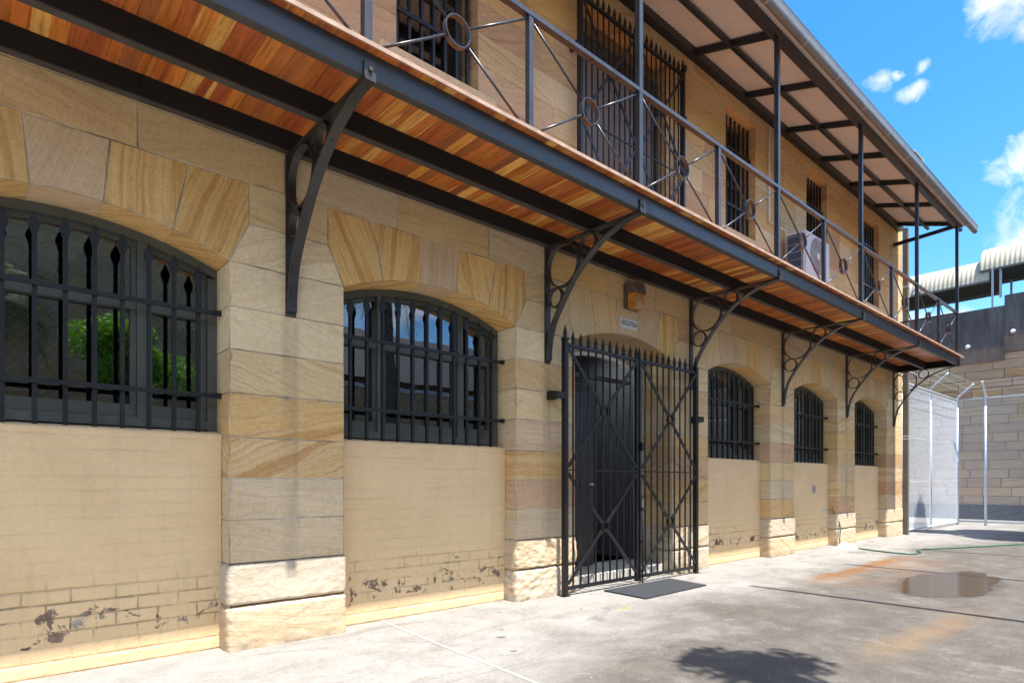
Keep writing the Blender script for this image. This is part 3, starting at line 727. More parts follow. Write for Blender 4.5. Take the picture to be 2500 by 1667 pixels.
# ================================================================ IRON GATES
def ring_pts(c,r,plane,n=28):
    out=[]
    for k in range(n):
        a=2*math.pi*k/n
        out.append((c[0]+r*math.cos(a),c[1],c[2]+r*math.sin(a)) if plane=='xz' else (c[0],c[1]+r*math.cos(a),c[2]+r*math.sin(a)))
    return out
def gate_leaf(name,loc,mir,mat,label,group=None,spike=.13):
    """leaf 1.255 wide, hinge side at x=0; mir=-1 mirrors"""
    r=empty(name,loc,0,label,'gate',group); s=mir; W=1.255; Hh=2.60
    X=lambda x:s*x
    m=MB(); m.box((X(0),-.028,-.02),(X(.056),.028,Hh+.03)); m.box((X(-.006),-.034,Hh+.03),(X(.062),.034,Hh+.05)); m.build('hinge_post',mat,r,bevel=.004)
    m=MB(); m.box((X(W-.035),-.02,0.0),(X(W-.002),.02,Hh)); m.build('meeting_stile',mat,r)
    m=MB(); m.bar((X(.057),0,Hh-.02),(X(W-.036),0,Hh-.02),.03,.035); m.build('top_rail',mat,r)
    m=MB(); m.bar((X(.057),0,.05),(X(W-.036),0,.05),.03,.035); m.build('bottom_rail',mat,r)
    m=MB(); m.bar((X(.057),-.012,1.28),(X(W-.036),-.012,1.28),.012,.014); m.build('middle_rod',mat,r)
    fin=[(.009,0),(.02,.008),(.022,.02),(.018,.045),(.024,.055),(.021,.062),(.012,.1),(.004,.135),(.0,.14)]
    for k in range(11):
        x=.03+k*.1212; 
        if k==10: x=W-.02
        m=MB()
        if 0<k<10: m.tube([(0,0,.068),(0,0,Hh-.038)],.0105,8)
        zt=Hh+.05 if k==0 else Hh-.002
        m.lathe(fin,(0,0,zt),10)
        o=m.build('spiked_bar' if 0<k<10 else 'finial',mat,r,loc=(X(x),0,0))
    for cz,(z0,z1) in ((1.93,(1.32,2.55)),(.67,(.10,1.24))):
        mx=(0.057+W-.036)/2; c=Vector((X(mx),-.02,cz)); rr=.055
        m=MB(); m.strap(ring_pts(c,rr,'xz'),(0,.03,0),.012,closed=True); m.build('ring',mat,r)
        for tx,tz in ((.06,z0),(.06,z1),(W-.04,z0),(W-.04,z1)):
            e=Vector((X(tx),-.02,tz)); dd=(e-c).normalized(); m=MB(); m.bar(c+dd*(rr+.004),e,.038,.010,(0,1,0)); m.build('brace',mat,r)
    return r
g1=gate_leaf('iron_gate_leaf',(4.605,4.38,.03),1,IRON,'left leaf of the tall spiked iron gate in front of the ground-floor doorway')
g2=gate_leaf('iron_gate_leaf',(7.135,4.38,.03),-1,IRON,'right leaf of the tall spiked iron gate at ground level, carrying the drop bolt')
# bolt, hinges
m=MB(); m.tube([(-1.232,-.045,-.03),(-1.232,-.045,.98)],.010,8); m.tube([(-1.232,-.045,.98),(-1.19,-.045,1.0)],.01,8); m.build('drop_bolt',IRON,g2)
for b_ in (((-1.26,-.06,.83),(-1.20,-.03,.86)),((-1.26,-.06,.45),(-1.20,-.03,.47))): m=MB(); m.box(*b_); m.build('bolt_keeper',IRON,g2)
m=MB(); m.box((-1.25,-.05,1.52),(-1.19,-.022,1.62)); m.build('lock_box',IRON,g2)
for g,sx in ((g1,1),(g2,-1)):
    m=MB(); z=2.05 if sx==1 else 1.98
    m.box((-.13*sx,-.03,z-.035),(-.001*sx,.03,z+.035)); m.box((-.125*sx,.03,z-.045),(-.055*sx,.118,z+.045)); m.build('hinge',IRON,g,bevel=.004)
    m=MB(); m.box((-.02*sx,-.034,-.03),(.075*sx,.034,-.021)); m.build('foot_plate',IRON,g)
u1=gate_leaf('iron_gate_leaf',(4.865,4.40,3.80),1,IRONB,'left leaf of the upper-floor spiked gate standing on the balcony deck')
u2=gate_leaf('iron_gate_leaf',(6.86,4.40,3.80),-1,IRONB,'right leaf of the upper-floor spiked gate standing on the balcony deck')
for u in (u1,u2): u.scale=(.79,1,1)
for u,sx in ((u1,1),(u2,-1)):
    m=MB(); m.bar((0,0,2.64),(-.06*sx if sx<0 else -.03,.0,2.72),.03,.06); m.build('top_lug',IRONB,u); m=MB(); m.box((-.05*sx,-.02,2.0),(-.001*sx,.098,2.07)); m.build('hinge',IRONB,u)

# ================================================================ BALCONY
BX0=-.94; BX1=pier(5)+.10
bal=empty('balcony',(0,0,0),0,'iron balcony with hardwood deck boards carried on curved brackets along the stone wall','balcony')
m=MB(); x=BX0
rb=random.Random(5)
WC=[(.52,.145,.030),(.44,.115,.028),(.60,.20,.038),(.40,.10,.028),(.66,.27,.055),(.50,.155,.035),(.78,.40,.10),(.42,.10,.030),(.56,.17,.03),(.36,.11,.035)]
while x<BX1+.03:
    w=.086; c=rb.choice(WC); j=rb.uniform(.85,1.15); m.col=(c[0]*j,c[1]*j,c[2]*j,1); m.par=(rb.random(),rb.choice([.0,.2,.9]),0,1)
    m.box((x,3.2555,3.752-rb.uniform(0,.003)),(x+w,4.49,3.776)); x+=w
m.build('decking',TIMB,bal)
m=MB(); m.box((BX0,3.243,3.751),(BX1+.03,3.2553,3.777)); m.build('edge_board',M_plain('pinkish_edge_timber',(.42,.27,.19),.6,var=.3,scale=9),bal)  # strip along the board ends, paler and pinker than the decking
def channel(y,out,h=.15,z=3.60,w=.055):
    m=MB(); s=-1 if out else 1
    m.box((BX0,y-.004,z+.0095),(BX1,y+.004,z+h-.001),0)
    m.box((BX0,y-.004,z),(BX1,y+w,z+.009),1); m.box((BX0,y+.0045,z+h-.010),(BX1,y+w,z+h-.001),0)
    return m
FB=channel(3.31,True).build('fascia_beam',[STEEL,FLANGE],bal)
channel(3.90,True).build('middle_beam',[BEAM,FLANGE],bal)
channel(4.435,True).build('wall_beam',[BEAM,FLANGE],bal)
m=MB()
for k in range(-1,6):
    for dx in (-.42,-.33,.5): m.lathe([(.0,-.0),(.012,0),(.012,.008),(.0,.008)],(0,0,0),8) if False else m.box((pier(k)-1.5+dx,4.423,3.66),(pier(k)-1.475+dx,4.431,3.685))
m.build('bolt_head',IRON,bal)
m=MB(); m.box((BX1+.001,3.306,3.60),(BX1+.009,4.49,3.75)); m.build('end_beam',BEAM,bal)
# brackets: balcony > bracket > ring / rivet
def bez(n=26):
    pts=[(4.470,2.44),(4.462,2.56),(4.435,2.70),(4.387,2.823),(4.27,3.000),(4.104,3.205),(3.92,3.362),(3.74,3.474),(3.543,3.548),(3.40,3.575),(3.305,3.584)]
    out=[]
    for i in range(len(pts)-1):
        p0=pts[max(i-1,0)];p1=pts[i];p2=pts[i+1];p3=pts[min(i+2,len(pts)-1)]
        for q in range(5):
            t=q/5
            out.append(tuple(.5*((2*p1[k])+(-p0[k]+p2[k])*t+(2*p0[k]-5*p1[k]+4*p2[k]-p3[k])*t*t+(-p0[k]+3*p1[k]-3*p2[k]+p3[k])*t**3) for k in (0,1)))
    out.append(pts[-1]); return out
CV=bez()
b0=None
for k in range(-1,6):
    if b0 is None:
        m=MB()
        m.box((-.038,4.484,2.41),(.038,4.4995,3.598))                 # wall plate
        m.box((-.038,3.302,3.585),(.038,4.484,3.5985))                # top flat
        m.strap([(0,y,z) for y,z in CV],(.072,0,0),.013)
        m.box((-.038,3.290,3.580),(.038,3.3015,3.690)); m.box((-.036,3.284,3.572),(.036,3.330,3.584))
        b0=m.build('bracket',BRK,bal,loc=(pier(k),0,0))
        for cy,cz,rr in ((4.268,3.365,.212),(4.370,3.062,.096),(3.925,3.492,.092)):
            m=MB(); m.strap(ring_pts((0,cy,cz),rr,'yz',36),(.055,0,0),.011,closed=True); m.build('ring',BRK,b0)
        m=MB()
        for y,z in CV[6::9]:
            m.tube([(0,y-.012,z-.012),(0,y+.002,z+.002)],.009,8)
        for z in (2.47,2.55): m.tube([(0,4.484,z),(0,4.474,z)],.011,8)
        m.tube([(0,3.29,3.64),(0,3.278,3.64)],.014,8)
        m.build('rivet',BRK,b0)
    else:
        c=copy_tree(b0); c.location=(pier(k),0,0)
# railing
RY=3.335; RX=[pier(-1)+BAY/2*q for q in range(0,13)]   # posts every half bay from pier(-1) to pier(5)
zb,zt=3.778,4.655
m=MB(); m.box((RX[0],RY-.026,zt),(RX[-1]+.02,RY+.026,zt+.034)); m.build('handrail',RAIL,bal)
pm=None
for q,x in enumerate(RX):
    if q%2==1:
        if pm is None: m=MB(); m.box((-.022,RY-.022,zb),(.022,RY+.022,zt-.001)); pm=m.build('railing_post',RAIL,bal,loc=(x,0,0))
        else: o=pm.copy(); COL.objects.link(o); o.location=(x,0,0)
def rail_panel():
    r=empty('cross_panel',(0,0,0)); return r
p0=None
hb=BAY/2/2; zc=(zb+zt)/2; rr=.102
for q in range(len(RX)-1):
    xm=(RX[q]+RX[q+1])/2
    if p0 is None:
        m=MB()
        for sx in (-1,1):
            for sz,ze in ((-1,zb+.015),(1,zt-.02)):
                e=Vector((sx*(hb-.028),0,ze-zc)); d_=e.normalized(); m.tube([d_*(rr+.003),e],.0095,8)
        p0=m.build('crossed_rods',RAIL,bal,loc=(xm,RY,zc))
        m=MB(); m.strap(ring_pts((0,0,0),rr,'xz',36),(0,.042,0),.007,closed=True); m.build('ring',RAIL,p0)
    else: c=copy_tree(p0); c.location=(xm,RY,zc)
# return railing at far end
m=MB(); xe=RX[-1]; m.box((xe-.017,RY+.027,zt),(xe+.017,4.498,zt+.034)); m.build('handrail',RAIL,bal)
m=MB(); ym=(RY+4.5)/2
for sy in (-1,1):
    for ze in (zb+.015,zt-.02):
        e=Vector((0,sy*(.57),ze-zc)); d_=e.normalized(); m.tube([d_*(rr+.003),e],.0095,8)
o=m.build('crossed_rods',RAIL,bal,loc=(xe,ym,zc)); m=MB(); m.strap(ring_pts((0,0,0),rr,'yz',36),(.042,0,0),.007,closed=True); m.build('ring',RAIL,o)

# ================================================================ VERANDAH ROOF
ver=empty('verandah_roof',(0,0,0),0,'corrugated verandah roof on slim dark posts over the upper balcony','verandah roof')
pp=None
for k in range(-1,6):
    if pp is None: m=MB(); m.box((-.026,RY-.0245,3.778),(.026,RY+.0275,6.439)); pp=m.build('post',STEEL,ver,loc=(pier(k),0,0))
    else: o=pp.copy(); COL.objects.link(o); o.location=(pier(k),0,0)
VX0=XL; VX1=pier(5)+.33
sl=(6.86-6.50)/(4.5-3.35)
def rz(y): return 6.50+sl*(y-3.35)
m=MB(); m.box((VX0,3.31,6.44),(VX1,3.39,6.548)); m.build('eaves_beam',IRONB,ver)
m=MB(); m.bar((VX0,3.925,rz(3.925)-.0),(VX1,3.925,rz(3.925)-.0),.05,.05); m.build('purlin',IRONB,ver)
m=MB(); m.box((VX0,4.40,6.78),(VX1,4.496,6.89)); m.build('wall_plate',IRONB,ver)
rf=None
for q in range(0,13):
    x=pier(-1)+BAY/2*q
    if rf is None: m=MB(); m.bar((0,3.392,rz(3.39)+.01),(0,4.40,rz(4.40)+.01),.05,.075); rf=m.build('rafter',IRONB,ver,loc=(x,0,0))
    else: o=rf.copy(); COL.objects.link(o); o.location=(x,0,0)
m=MB(); m.bar((pier(5),3.37,6.47),(pier(5),4.49,6.405),.05,.07); m.build('tie_bar',IRONB,ver)
m=MB(); n=int((VX1-VX0)/.0127); b=0; m.smooth=True
for (yy) in (3.10,4.46):
    for i in range(n+1):
        x=VX0+(VX1-VX0)*i/n; m.v.append((x,yy,rz(yy)+.062+.013*math.sin(2*math.pi*x/.076)))
for i in range(n): m.f.append((i,i+1,n+1+i+1,n+1+i)); m._a()
m.build('corrugated_sheet',CEIL,ver)
# gutter with brackets
prof=[(3.155,6.475),(3.155,6.40)]+[(3.105-.05*math.cos(a)*-1 if False else 3.105+.05*math.cos(a),6.385+.055*math.sin(a)) for a in [0-math.pi*q/8 for q in range(9)]]+[(3.052,6.455),(3.045,6.47)]
m=MB(); m.smooth=True; N=len(prof); 
for x in (VX0,VX1+.02):
    for y,z in prof: m.v.append((x,y,z))
for i in range(N-1): m.f.append((i,N+i,N+i+1,i+1)); m._a()
m.smooth=False
for y,z in ((0,0),):
    m.face([(VX1+.02,y,z) for y,z in prof],None,(1,0,0)); 
gut=m.build('gutter',GUTT,ver)
m=MB()
for q in range(0,20):
    x=VX0+.5+q*.95
    if x<VX1: m.strap([(x,y-.0,z-.003) for y,z in prof[1:11]],(.02,0,0),.006)
m.build('gutter_clip',M_plain('pale_clip',(.36,.34,.31),.5),gut)

# ================================================================ SMALL FIXTURES
rv=empty('roof_vent',(11.80,3.16,6.49),0,'small cream vent box on the verandah roof just above the gutter','vent')
m=MB(); m.box((-.22,-.05,-.03),(.22,.05,.10)); m.build('housing',CREAM,rv,bevel=.02)
m=MB(); m.box((-.24,-.065,.1005),(.24,.065,.115)); m.build('lid',CREAM,rv)
# bulkhead light
wl=empty('wall_light',(5.875,F,3.36),0,'old bulkhead wall lamp with brown cap and amber lens above the education sign','wall light')
m=MB(); m.box((-.125,-.05,-.14),(.125,-.001,.15)); m.build('back_box',M_plain('olive_lamp_body',(.10,.08,.04),.6,var=.3),wl,bevel=.006)
def wedge(z0,z1,w0,w1,d0,d1,y0=-.051):
    m=MB(); v=[(-w0,y0,z0),(w0,y0,z0),(w0*.72,y0-d0,z0),(-w0*.72,y0-d0,z0),(-w1,y0,z1),(w1,y0,z1),(w1*.72,y0-d1,z1),(-w1*.72,y0-d1,z1)]
    m.add(v,[(0,1,2,3),(7,6,5,4),(0,4,5,1),(1,5,6,2),(2,6,7,3),(3,7,4,0)]); return m
wedge(-.145,.03,.105,.115,.085,.10).build('lens',M_plain('amber_glass',(.40,.16,.02),.25,var=.35,scale=14),wl,bevel=.006)
wedge(.031,.16,.13,.115,.125,.10).build('cap',M_plain('weathered_brown_cap',(.12,.085,.065),.75,var=.45,scale=30,bump=.4),wl,bevel=.006)
# sign
sg=empty('door_sign',(5.846,F-.004,3.05),0,'small white EDUCATION sign on the keystone above the doorway','sign')
m=MB(); m.box((-.165,-.009,-.058),(.165,0,.058)); m.build('plate',M_plain('sign_white',(.74,.73,.70),.45,var=.04),sg,bevel=.002)
inkm=M_plain('sign_ink',(.09,.09,.11),.5)
m=MB()
for a,b in (((-.157,-.050),(.157,-.0475)),((-.157,.0475),(.157,.050)),((-.157,-.0475),(-.1548,.0475)),((.1548,-.0475),(.157,.0475))): m.box((a[0],-.0105,a[1]),(b[0],-.0091,b[1]))
m.build('border',inkm,sg)
cu=bpy.data.curves.new('lettering','FONT'); cu.body='\u00b7EDUCATION\u00b7'; cu.size=.085; cu.align_x='CENTER'; cu.align_y='CENTER'; cu.extrude=.0006; cu.offset=.0022
to=bpy.data.objects.new('tmp',cu); COL.objects.link(to); bpy.context.view_layer.update()
me=bpy.data.meshes.new_from_object(to.evaluated_get(bpy.context.evaluated_depsgraph_get())); bpy.data.objects.remove(to)
me.name='lettering'; me.materials.clear(); me.materials.append(inkm)
wd=max(v.co.x for v in me.vertices)-min(v.co.x for v in me.vertices)
me.transform(Matrix.Rotation(R(90),4,'X')@Matrix.Diagonal((.298/wd,1,1,1)))
o=bpy.data.objects.new('lettering',me); COL.objects.link(o); o.parent=sg; o.location=(0,-.0105,0)
# mat
m=MB(); P4=[(5.16,4.30),(5.12,3.72),(6.31,3.75),(6.40,4.30)]
m.add([(x,y,.004) for x,y in P4]+[(x,y,.016) for x,y in P4],[(0,3,2,1)[::-1],(4,5,6,7),(0,1,5,4),(1,2,6,5),(2,3,7,6),(3,0,4,7)])
tag(m.build('door_mat',RUBBER,fix=True),'flat dark rubber mat on the concrete in front of the iron gate','door mat')
# ceiling lamp in passage
cl=empty('ceiling_lamp',(6.33,5.42,2.975),0,'round glowing ceiling lamp inside the dark doorway','ceiling lamp')
m=MB(); m.lathe([(0,0),(.15,0),(.155,-.012),(.15,-.02)],(0,0,0),24); m.build('lamp_rim',WHITE,cl)
m=MB(); m.lathe([(.148,-.021),(.12,-.035),(.0,-.04)],(0,0,0),24); m.build('diffuser',M_emit('lamp_glow',(.9,1,1),6),cl)
# air conditioner
ac=empty('air_conditioner',(9.78,4.10,4.36),0,'white air conditioner outdoor unit on the balcony in front of the barred window','air conditioner')
AW,AD,AH=.95,.30,.79
m=MB(); m.box((0,0,0),(AW,AD,AH)); m.build('casing',M_plain('ac_white',(.62,.63,.66),.4,var=.04),ac,bevel=.02)
m=MB(); m.box((-.004,.04,.06),(-.001,AD-.02,AH-.05)); m.build('side_coil',M_plain('coil_blue_grey',(.035,.075,.13),.5),ac)
m=MB()
for k in range(6): m.box((-.010,.03,.08+k*.125),(-.0045,AD-.01,.086+k*.125))
m.box((-.011,.05,.05),(-.0045,.058,AH-.04)); m.build('coil_guard',M_plain('guard_wire',(.42,.42,.45),.4),ac)
fc=Vector((.47,-.004,.46)); m=MB()
for r_ in (.05,.09,.13,.17,.21,.25,.285): m.tube(ring_pts(fc,r_,'xz',40),.003,5,closed=True)
for k in range(16): a=math.pi*2*k/16; m.bar(fc+Vector((math.cos(a)*.04,0,math.sin(a)*.04)),fc+Vector((math.cos(a+.5)*.285,0,math.sin(a+.5)*.285)),.003,.003,(0,1,0))
m.build('fan_grille',M_plain('grille_grey',(.35,.35,.37),.4),ac)
m=MB(); m.prism([(fc.x+.29*math.cos(2*math.pi*k/32),fc.z+.29*math.sin(2*math.pi*k/32)) for k in range(32)],-.0025,-.0008); m.build('fan_opening',M_plain('fan_shadow',(.30,.28,.28),.6,var=.5,scale=5),ac)
m=MB(); m.prism([(fc.x+.05*math.cos(2*math.pi*k/20),fc.z+.05*math.sin(2*math.pi*k/20)) for k in range(20)],-.014,-.008); m.build('fan_cap',WHITE,ac)
for sx_ in (.02,AW-.07): m=MB(); m.box((sx_,.02,-.58),(sx_+.05,.28,-.001)); m.build('stand',GALV,ac)
m=MB(); m.tube([(.25,.33,.50),(.3,.33,.78),(.42,.33,.90),(.6,.33,.92),(.70,.33,.84)],[.05,.055,.06,.06,.055],12); m.build('pipe_cover',M_plain('pipe_cover_white',(.70,.70,.70),.5,var=.04),ac)
for pts in (((9.9,4.46,4.55),(9.9,4.46,5.25),(9.35,4.47,5.25),(9.35,4.47,6.7)),((10.9,4.46,4.5),(11.0,4.46,4.2),(11.0,4.46,3.8))):
    m=MB(); m.tube(pts,.014,8); m.build('conduit',WHITE,ac).matrix_parent_inverse=Matrix.Translation((-9.78,-4.10,-4.36))
# hose and tap
m=MB()
def cr(pts,n=7):
    o=[]
    for i in range(len(pts)-1):
        p0=Vector(pts[max(i-1,0)]);p1=Vector(pts[i]);p2=Vector(pts[i+1]);p3=Vector(pts[min(i+2,len(pts)-1)])
        for q in range(n):
            t=q/n; o.append(.5*((2*p1)+(-p0+p2)*t+(2*p0-5*p1+4*p2-p3)*t*t+(-p0+3*p1-3*p2+p3)*t**3))
    o.append(Vector(pts[-1])); return o
m.tube(cr([(12.12,4.57,.60),(12.15,4.50,.50),(12.14,4.45,.32),(12.02,4.42,.12),(12.02,4.38,.018),(11.96,4.2,.012),(11.8,4.0,.012),(11.60,3.6,.012),(11.52,3.3,.012),(11.62,3.12,.012),(11.9,3.1,.012),(12.15,3.22,.012),(12.55,3.22,.012),(13.1,2.95,.012),(14.0,2.6,.012),(15.0,2.2,.012),(16.2,1.6,.012),(17.5,.6,.012)]),.011,8)
tag(m.build('garden_hose',HOSE),'green garden hose running from the wall tap out across the concrete','hose')
tp=empty('garden_tap',(12.13,4.58,.66),0,'small brass garden tap between brick panel and pier','tap')
m=MB(); m.tube([(0,.12,0),(0,.0,0)],.011,8); m.tube([(0,.02,0),(0,-.03,-.02),(0,-.03,-.06)],.012,8); m.build('spout',BRASS,tp)
m=MB(); m.tube([(0,-.0,.01),(0,-.0,.05)],.006,8); m.box((-.035,-.006,.05),(.035,.006,.062)); m.build('handle',BRASS,tp)
m=MB(); m.tube([(-.22,.075,.0),(-.02,.075,.0)],.009,8); m.tube([(-.27,.075,.0),(-.21,.075,.0)],.02,8); m.build('side_pipe',GALV,tp)
# crumpled clear plastic
m=MB(); m.smooth=True; nn=14; ox,oy=11.78,4.22
for i in range(nn+1):
    for j in range(nn+1):
        u=i/nn-.5; v=j/nn-.5; h=max(0,1-(u*u+v*v)*4.2)
        m.v.append((ox+u*.42+.03*nrnd((u*5,v*5,1)),oy+v*.42+.03*nrnd((u*5,v*5,7)),0.006+.12*h*(.55+.8*abs(nrnd((u*6,v*6,3))))))
for i in range(nn):
    for j in range(nn): b=i*(nn+1)+j; m.f.append((b,b+nn+1,b+nn+2,b+1)); m._a()
t=NT('clear_plastic'); t.fin((.85,.88,.9),.15); t.bsdf.inputs['Alpha'].default_value=.5
tag(m.build('plastic_bag',t.mat),'crumpled clear plastic lying over the hose at the foot of the pier','plastic bag')

# ================================================================ FENCES
def wires(m,p0,u,L,H,z0,pitch=.062,w=.0065):
    """chain link diamonds on the vertical plane through p0 along unit vector u"""
    p0=Vector(p0);u=Vector(u); nrm=u.cross(Vector((0,0,1)))
    n=int((L+H)/pitch)+2
    for sg in (0,1):
        for k in range(-1,n):
            a=k*pitch
            s0,h0=a,0.0; s1,h1=a-H,H
            if s0>L: h0=s0-L; s0=L
            if s1<0: h1=H+s1; s1=0
            if h1<=h0: continue
            if sg: s0,s1=L-s0,L-s1
            q0=p0+u*s0+Vector((0,0,z0+h0))+nrm*(w*.6*(1 if sg else -1)); q1=p0+u*s1+Vector((0,0,z0+h1))+nrm*(w*.6*(1 if sg else -1))
            d_=(q1-q0).normalized(); a1=d_.cross(nrm).normalized()*w/2; a2=nrm*w/2
            b=len(m.v)
            for q in (q0,q1):
                for t_ in (a1,-a1*.5+a2*.87,-a1*.5-a2*.87): m.v.append(tuple(q+t_))
            for e in range(3): m.f.append((b+e,b+(e+1)%3,b+3+(e+1)%3,b+3+e)); m._a()
FY=4.56; CXF=20.9; FH=3.5
def arm_pts(x,y,dx,dy,z): return cr([(x,y,z-.25),(x,y,z),(x+dx*.15,y+dy*.15,z+.12),(x+dx,y+dy,z+.42)],5)
f1=empty('chain_link_fence',(0,0,0),0,'tall chain-link fence panel running on from the building corner, seen almost edge-on','fence')
m=MB(); wires(m,(16.03,FY,0),(1,0,0),CXF-16.03,FH-.08,.06,w=.0048); m.build('chain_link',GALV,f1)
for x in (16.06,18.36):
    m=MB(); m.tube([(x,FY+.01,0),(x,FY+.01,FH-.22)]+( []),.028,10); m.tube(arm_pts(x,FY+.01,0,-.38,FH),.024,10) if x>17 else m.tube([(x,FY+.01,FH-.22),(x,FY+.01,FH)],.028,10); m.build('post',GALV,f1)
for z in (.07,1.2,2.25,FH): m=MB(); m.tube([(16.0,FY,z),(CXF,FY,z)],.02 if z in(.07,FH) else .006,8); m.build('rail',GALV,f1)
m=MB()
for q in (.35,.65,1): m.tube([(16.1,FY-.38*q,FH+.10+.32*q),(18.36,FY-.38*q,FH+.10+.32*q),(CXF,FY-.38*q,FH+.10+.32*q)],.004,5)
m.build('barbed_wire',GALV,f1)
f2=empty('chain_link_fence',(0,0,0),0,'chain-link fence crossing the yard at right, in front of the old stone wall','fence')
m=MB(); wires(m,(CXF,FY,0),(0,-1,0),9.0,FH-.08,.06); m.build('chain_link',GALV,f2)
for y,ar in ((FY-.0,(0,-.38)),(3.92,(-.38,0)),(1.4,(-.38,0)),(-1.2,(-.38,0)),(-4,(-.38,0))):
    m=MB(); m.tube([(CXF,y,0),(CXF,y,FH-.22)],.034,10); m.tube(arm_pts(CXF,y,ar[0],ar[1],FH),.027,10); m.build('post',GALV,f2)
for z in (.10,FH): m=MB(); m.tube([(CXF,FY,z),(CXF,-4.4,z)],.022,8); m.build('rail',GALV,f2)
m=MB()
for q in (.35,.65,1): m.tube([(CXF-.38*q,3.92+.6,FH+.10+.32*q),(CXF-.38*q,-4,FH+.10+.32*q)],.004,5)
m.build('barbed_wire',GALV,f2)

# ================================================================ OLD YARD WALL
GX=24.2
gw=empty('yard_wall',(0,0,0),0,'high old sandstone wall with dark stained parapet behind the chain-link fence','wall')
m=MB(); z=.47; row=0
while z<5.22:
    h=.285; z1=min(z+h,5.24); y=-9.0+rnd.uniform(0,.5); first=True; y0=-9.5
    while y0<14:
        y1=min(y0+rnd.uniform(.55,1.15),14.01)
        if y1>13.7: y1=14.01
        setst(m,pick(['grey','grey','pink','beige','grey','tan','pale']),rnd.uniform(-4,4),rnd.uniform(.2,.8)); m.col=(m.col[0]*.82,m.col[1]*.78,m.col[2]*.80,1)
        cell(m,[(y0,z),(y1,z),(y1,z1),(y0,z1)],lambda u,v,d:(GX+d,u,v),(-1,0,0),depth=.012,joint=.008); y0=y1
    z=z1; row+=1
m.box((GX+.02,-9.5,0),(GX+.8,14,5.24)); m.build('stonework',[STONE2,M_plain('dark_mortar',(.12,.105,.085),.9)],gw)
m=MB(); m.box((GX-.06,-9.5,0),(GX+.019,14,.469)); m.build('base_band',M_plain('dark_base_band',(.03,.032,.038),.8,var=.3,scale=3),gw)  # dark band along the foot of the wall
m=MB(); m.box((GX-.05,4.06,5.0),(GX+.85,14,6.70)); m.box((GX-.06,-9.5,5.245),(GX+.85,4.055,7.01)); m.build('parapet',M_stain(),gw)
for y,z in ((4.98,5.54),(3.84,5.84)):
    m=MB(); m.lathe([(0,-.07),(.05,-.05),(.07,0),(.05,.05),(0,.07)],(GX-.12,y,z),12); m.smooth=True; m.build('bulkhead_knob',WHITE,gw)
# barrel canopy on the wall
def canopy(y0,y1,z,label,xc=GX+.95,r=.92):
    root=empty('barrel_canopy',(0,0,0),0,label,'canopy')
    m=MB(); m.smooth=True; na=20; nl=int((y1-y0)/.019); hs=.55
    for j in range(nl+1):
        y=y0+(y1-y0)*j/nl; rr=r+.010*math.sin(2*math.pi*y/.125)
        for k in range(na+1):
            a=math.pi*(1.0-k/na); 
            m.v.append((xc+rr*math.cos(a),y,z+rr*.935*math.sin(a)))
    for j in range(nl):
        for k in range(na): b=j*(na+1)+k; m.f.append((b,b+1,b+na+2,b+na+1)); m._a()
    i0=len(m.v)
    m2=MB(); m2.smooth=True
    for y in (y0+.01,y1-.01):
        for k in range(na+1):
            a=math.pi*(1.0-k/na); m2.v.append((xc+(r-.03)*math.cos(a),y,z+(r-.03)*.935*math.sin(a)))
    for k in range(na): m2.f.append((k,k+1,na+2+k,na+1+k)); m2._a()
    m2.build('inner_shade',M_plain('canopy_inner_shade',(.075,.08,.068),.8),root)  # dark shell put under the sheet, its colour stands in for shade
    m.build('curved_sheet',CREAM,root)
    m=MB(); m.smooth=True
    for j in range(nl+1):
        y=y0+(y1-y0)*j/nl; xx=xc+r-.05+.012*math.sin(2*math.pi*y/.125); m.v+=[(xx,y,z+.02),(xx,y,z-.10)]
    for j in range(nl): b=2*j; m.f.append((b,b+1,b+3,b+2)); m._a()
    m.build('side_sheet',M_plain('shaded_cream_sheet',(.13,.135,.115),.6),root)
    m=MB(); m.box((xc-r-.02,y0,z-.05),(xc-r+.04,y1,z-.002)); m.box((xc-r+.05,y0,z-.66),(xc+r-.0,y1,z-.62)) if False else None; m.build('edge_beam',M_plain('canopy_beam',(.10,.11,.10),.6),root)
    return root
BGP=M_plain('blue_grey_post',(.30,.36,.44),.5)
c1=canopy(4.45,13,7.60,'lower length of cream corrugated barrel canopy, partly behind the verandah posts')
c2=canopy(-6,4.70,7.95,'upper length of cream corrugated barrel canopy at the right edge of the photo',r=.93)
for c,ys,zb_,zt_ in ((c1,(8.6,),6.70,7.58),(c2,(4.18,-2),7.01,7.93)):
    for y in ys:
        for bx in (((GX+.10,y-.03,zb_),(GX+.16,y+.03,zt_)),((GX+1.75,y-.03,zb_),(GX+1.81,y+.03,zt_)),((GX-.02,y+.16,zb_-.3),(GX+.03,y+.21,zt_))):
            m=MB(); m.box(*bx); m.build('support_post',BGP,c)

# ================================================================ YARD BEHIND THE CAMERA (casts shadows, seen in the panes)
YW=-9.5
yw=empty('courtyard_wall',(0,0,0),0,'sandstone courtyard wall opposite the building, seen only as a reflection in the panes','wall')
m=MB(); z=0
while z<7.6:
    x=-8
    while x<(20 if z<4.4 else 6.8):
        e=x+rnd.uniform(.6,1.2); setst(m,pick(['grey','tan','beige','pale']),0,.5); cell(m,[(x,z),(e,z),(e,z+.34),(x,z+.34)],lambda u,v,d:(u,YW-d,v),(0,1,0)); x=e
    z+=.34
m.box((-8,YW-.5,0),(21,YW-.02,4.4)); m.box((-8,YW-.5,4.401),(7,YW-.02,7.9)); m.build('stonework',[STONE2,MORT],yw)
m=MB(); m.box((-8,YW+.01,0),(6.5,YW+.1,2.6)); m.build('pale_base_panel',M_plain('sunlit_concrete_tone',(.5,.5,.5),.8),yw)  # added pale panel, its grey stands in for sunlit concrete in the reflections
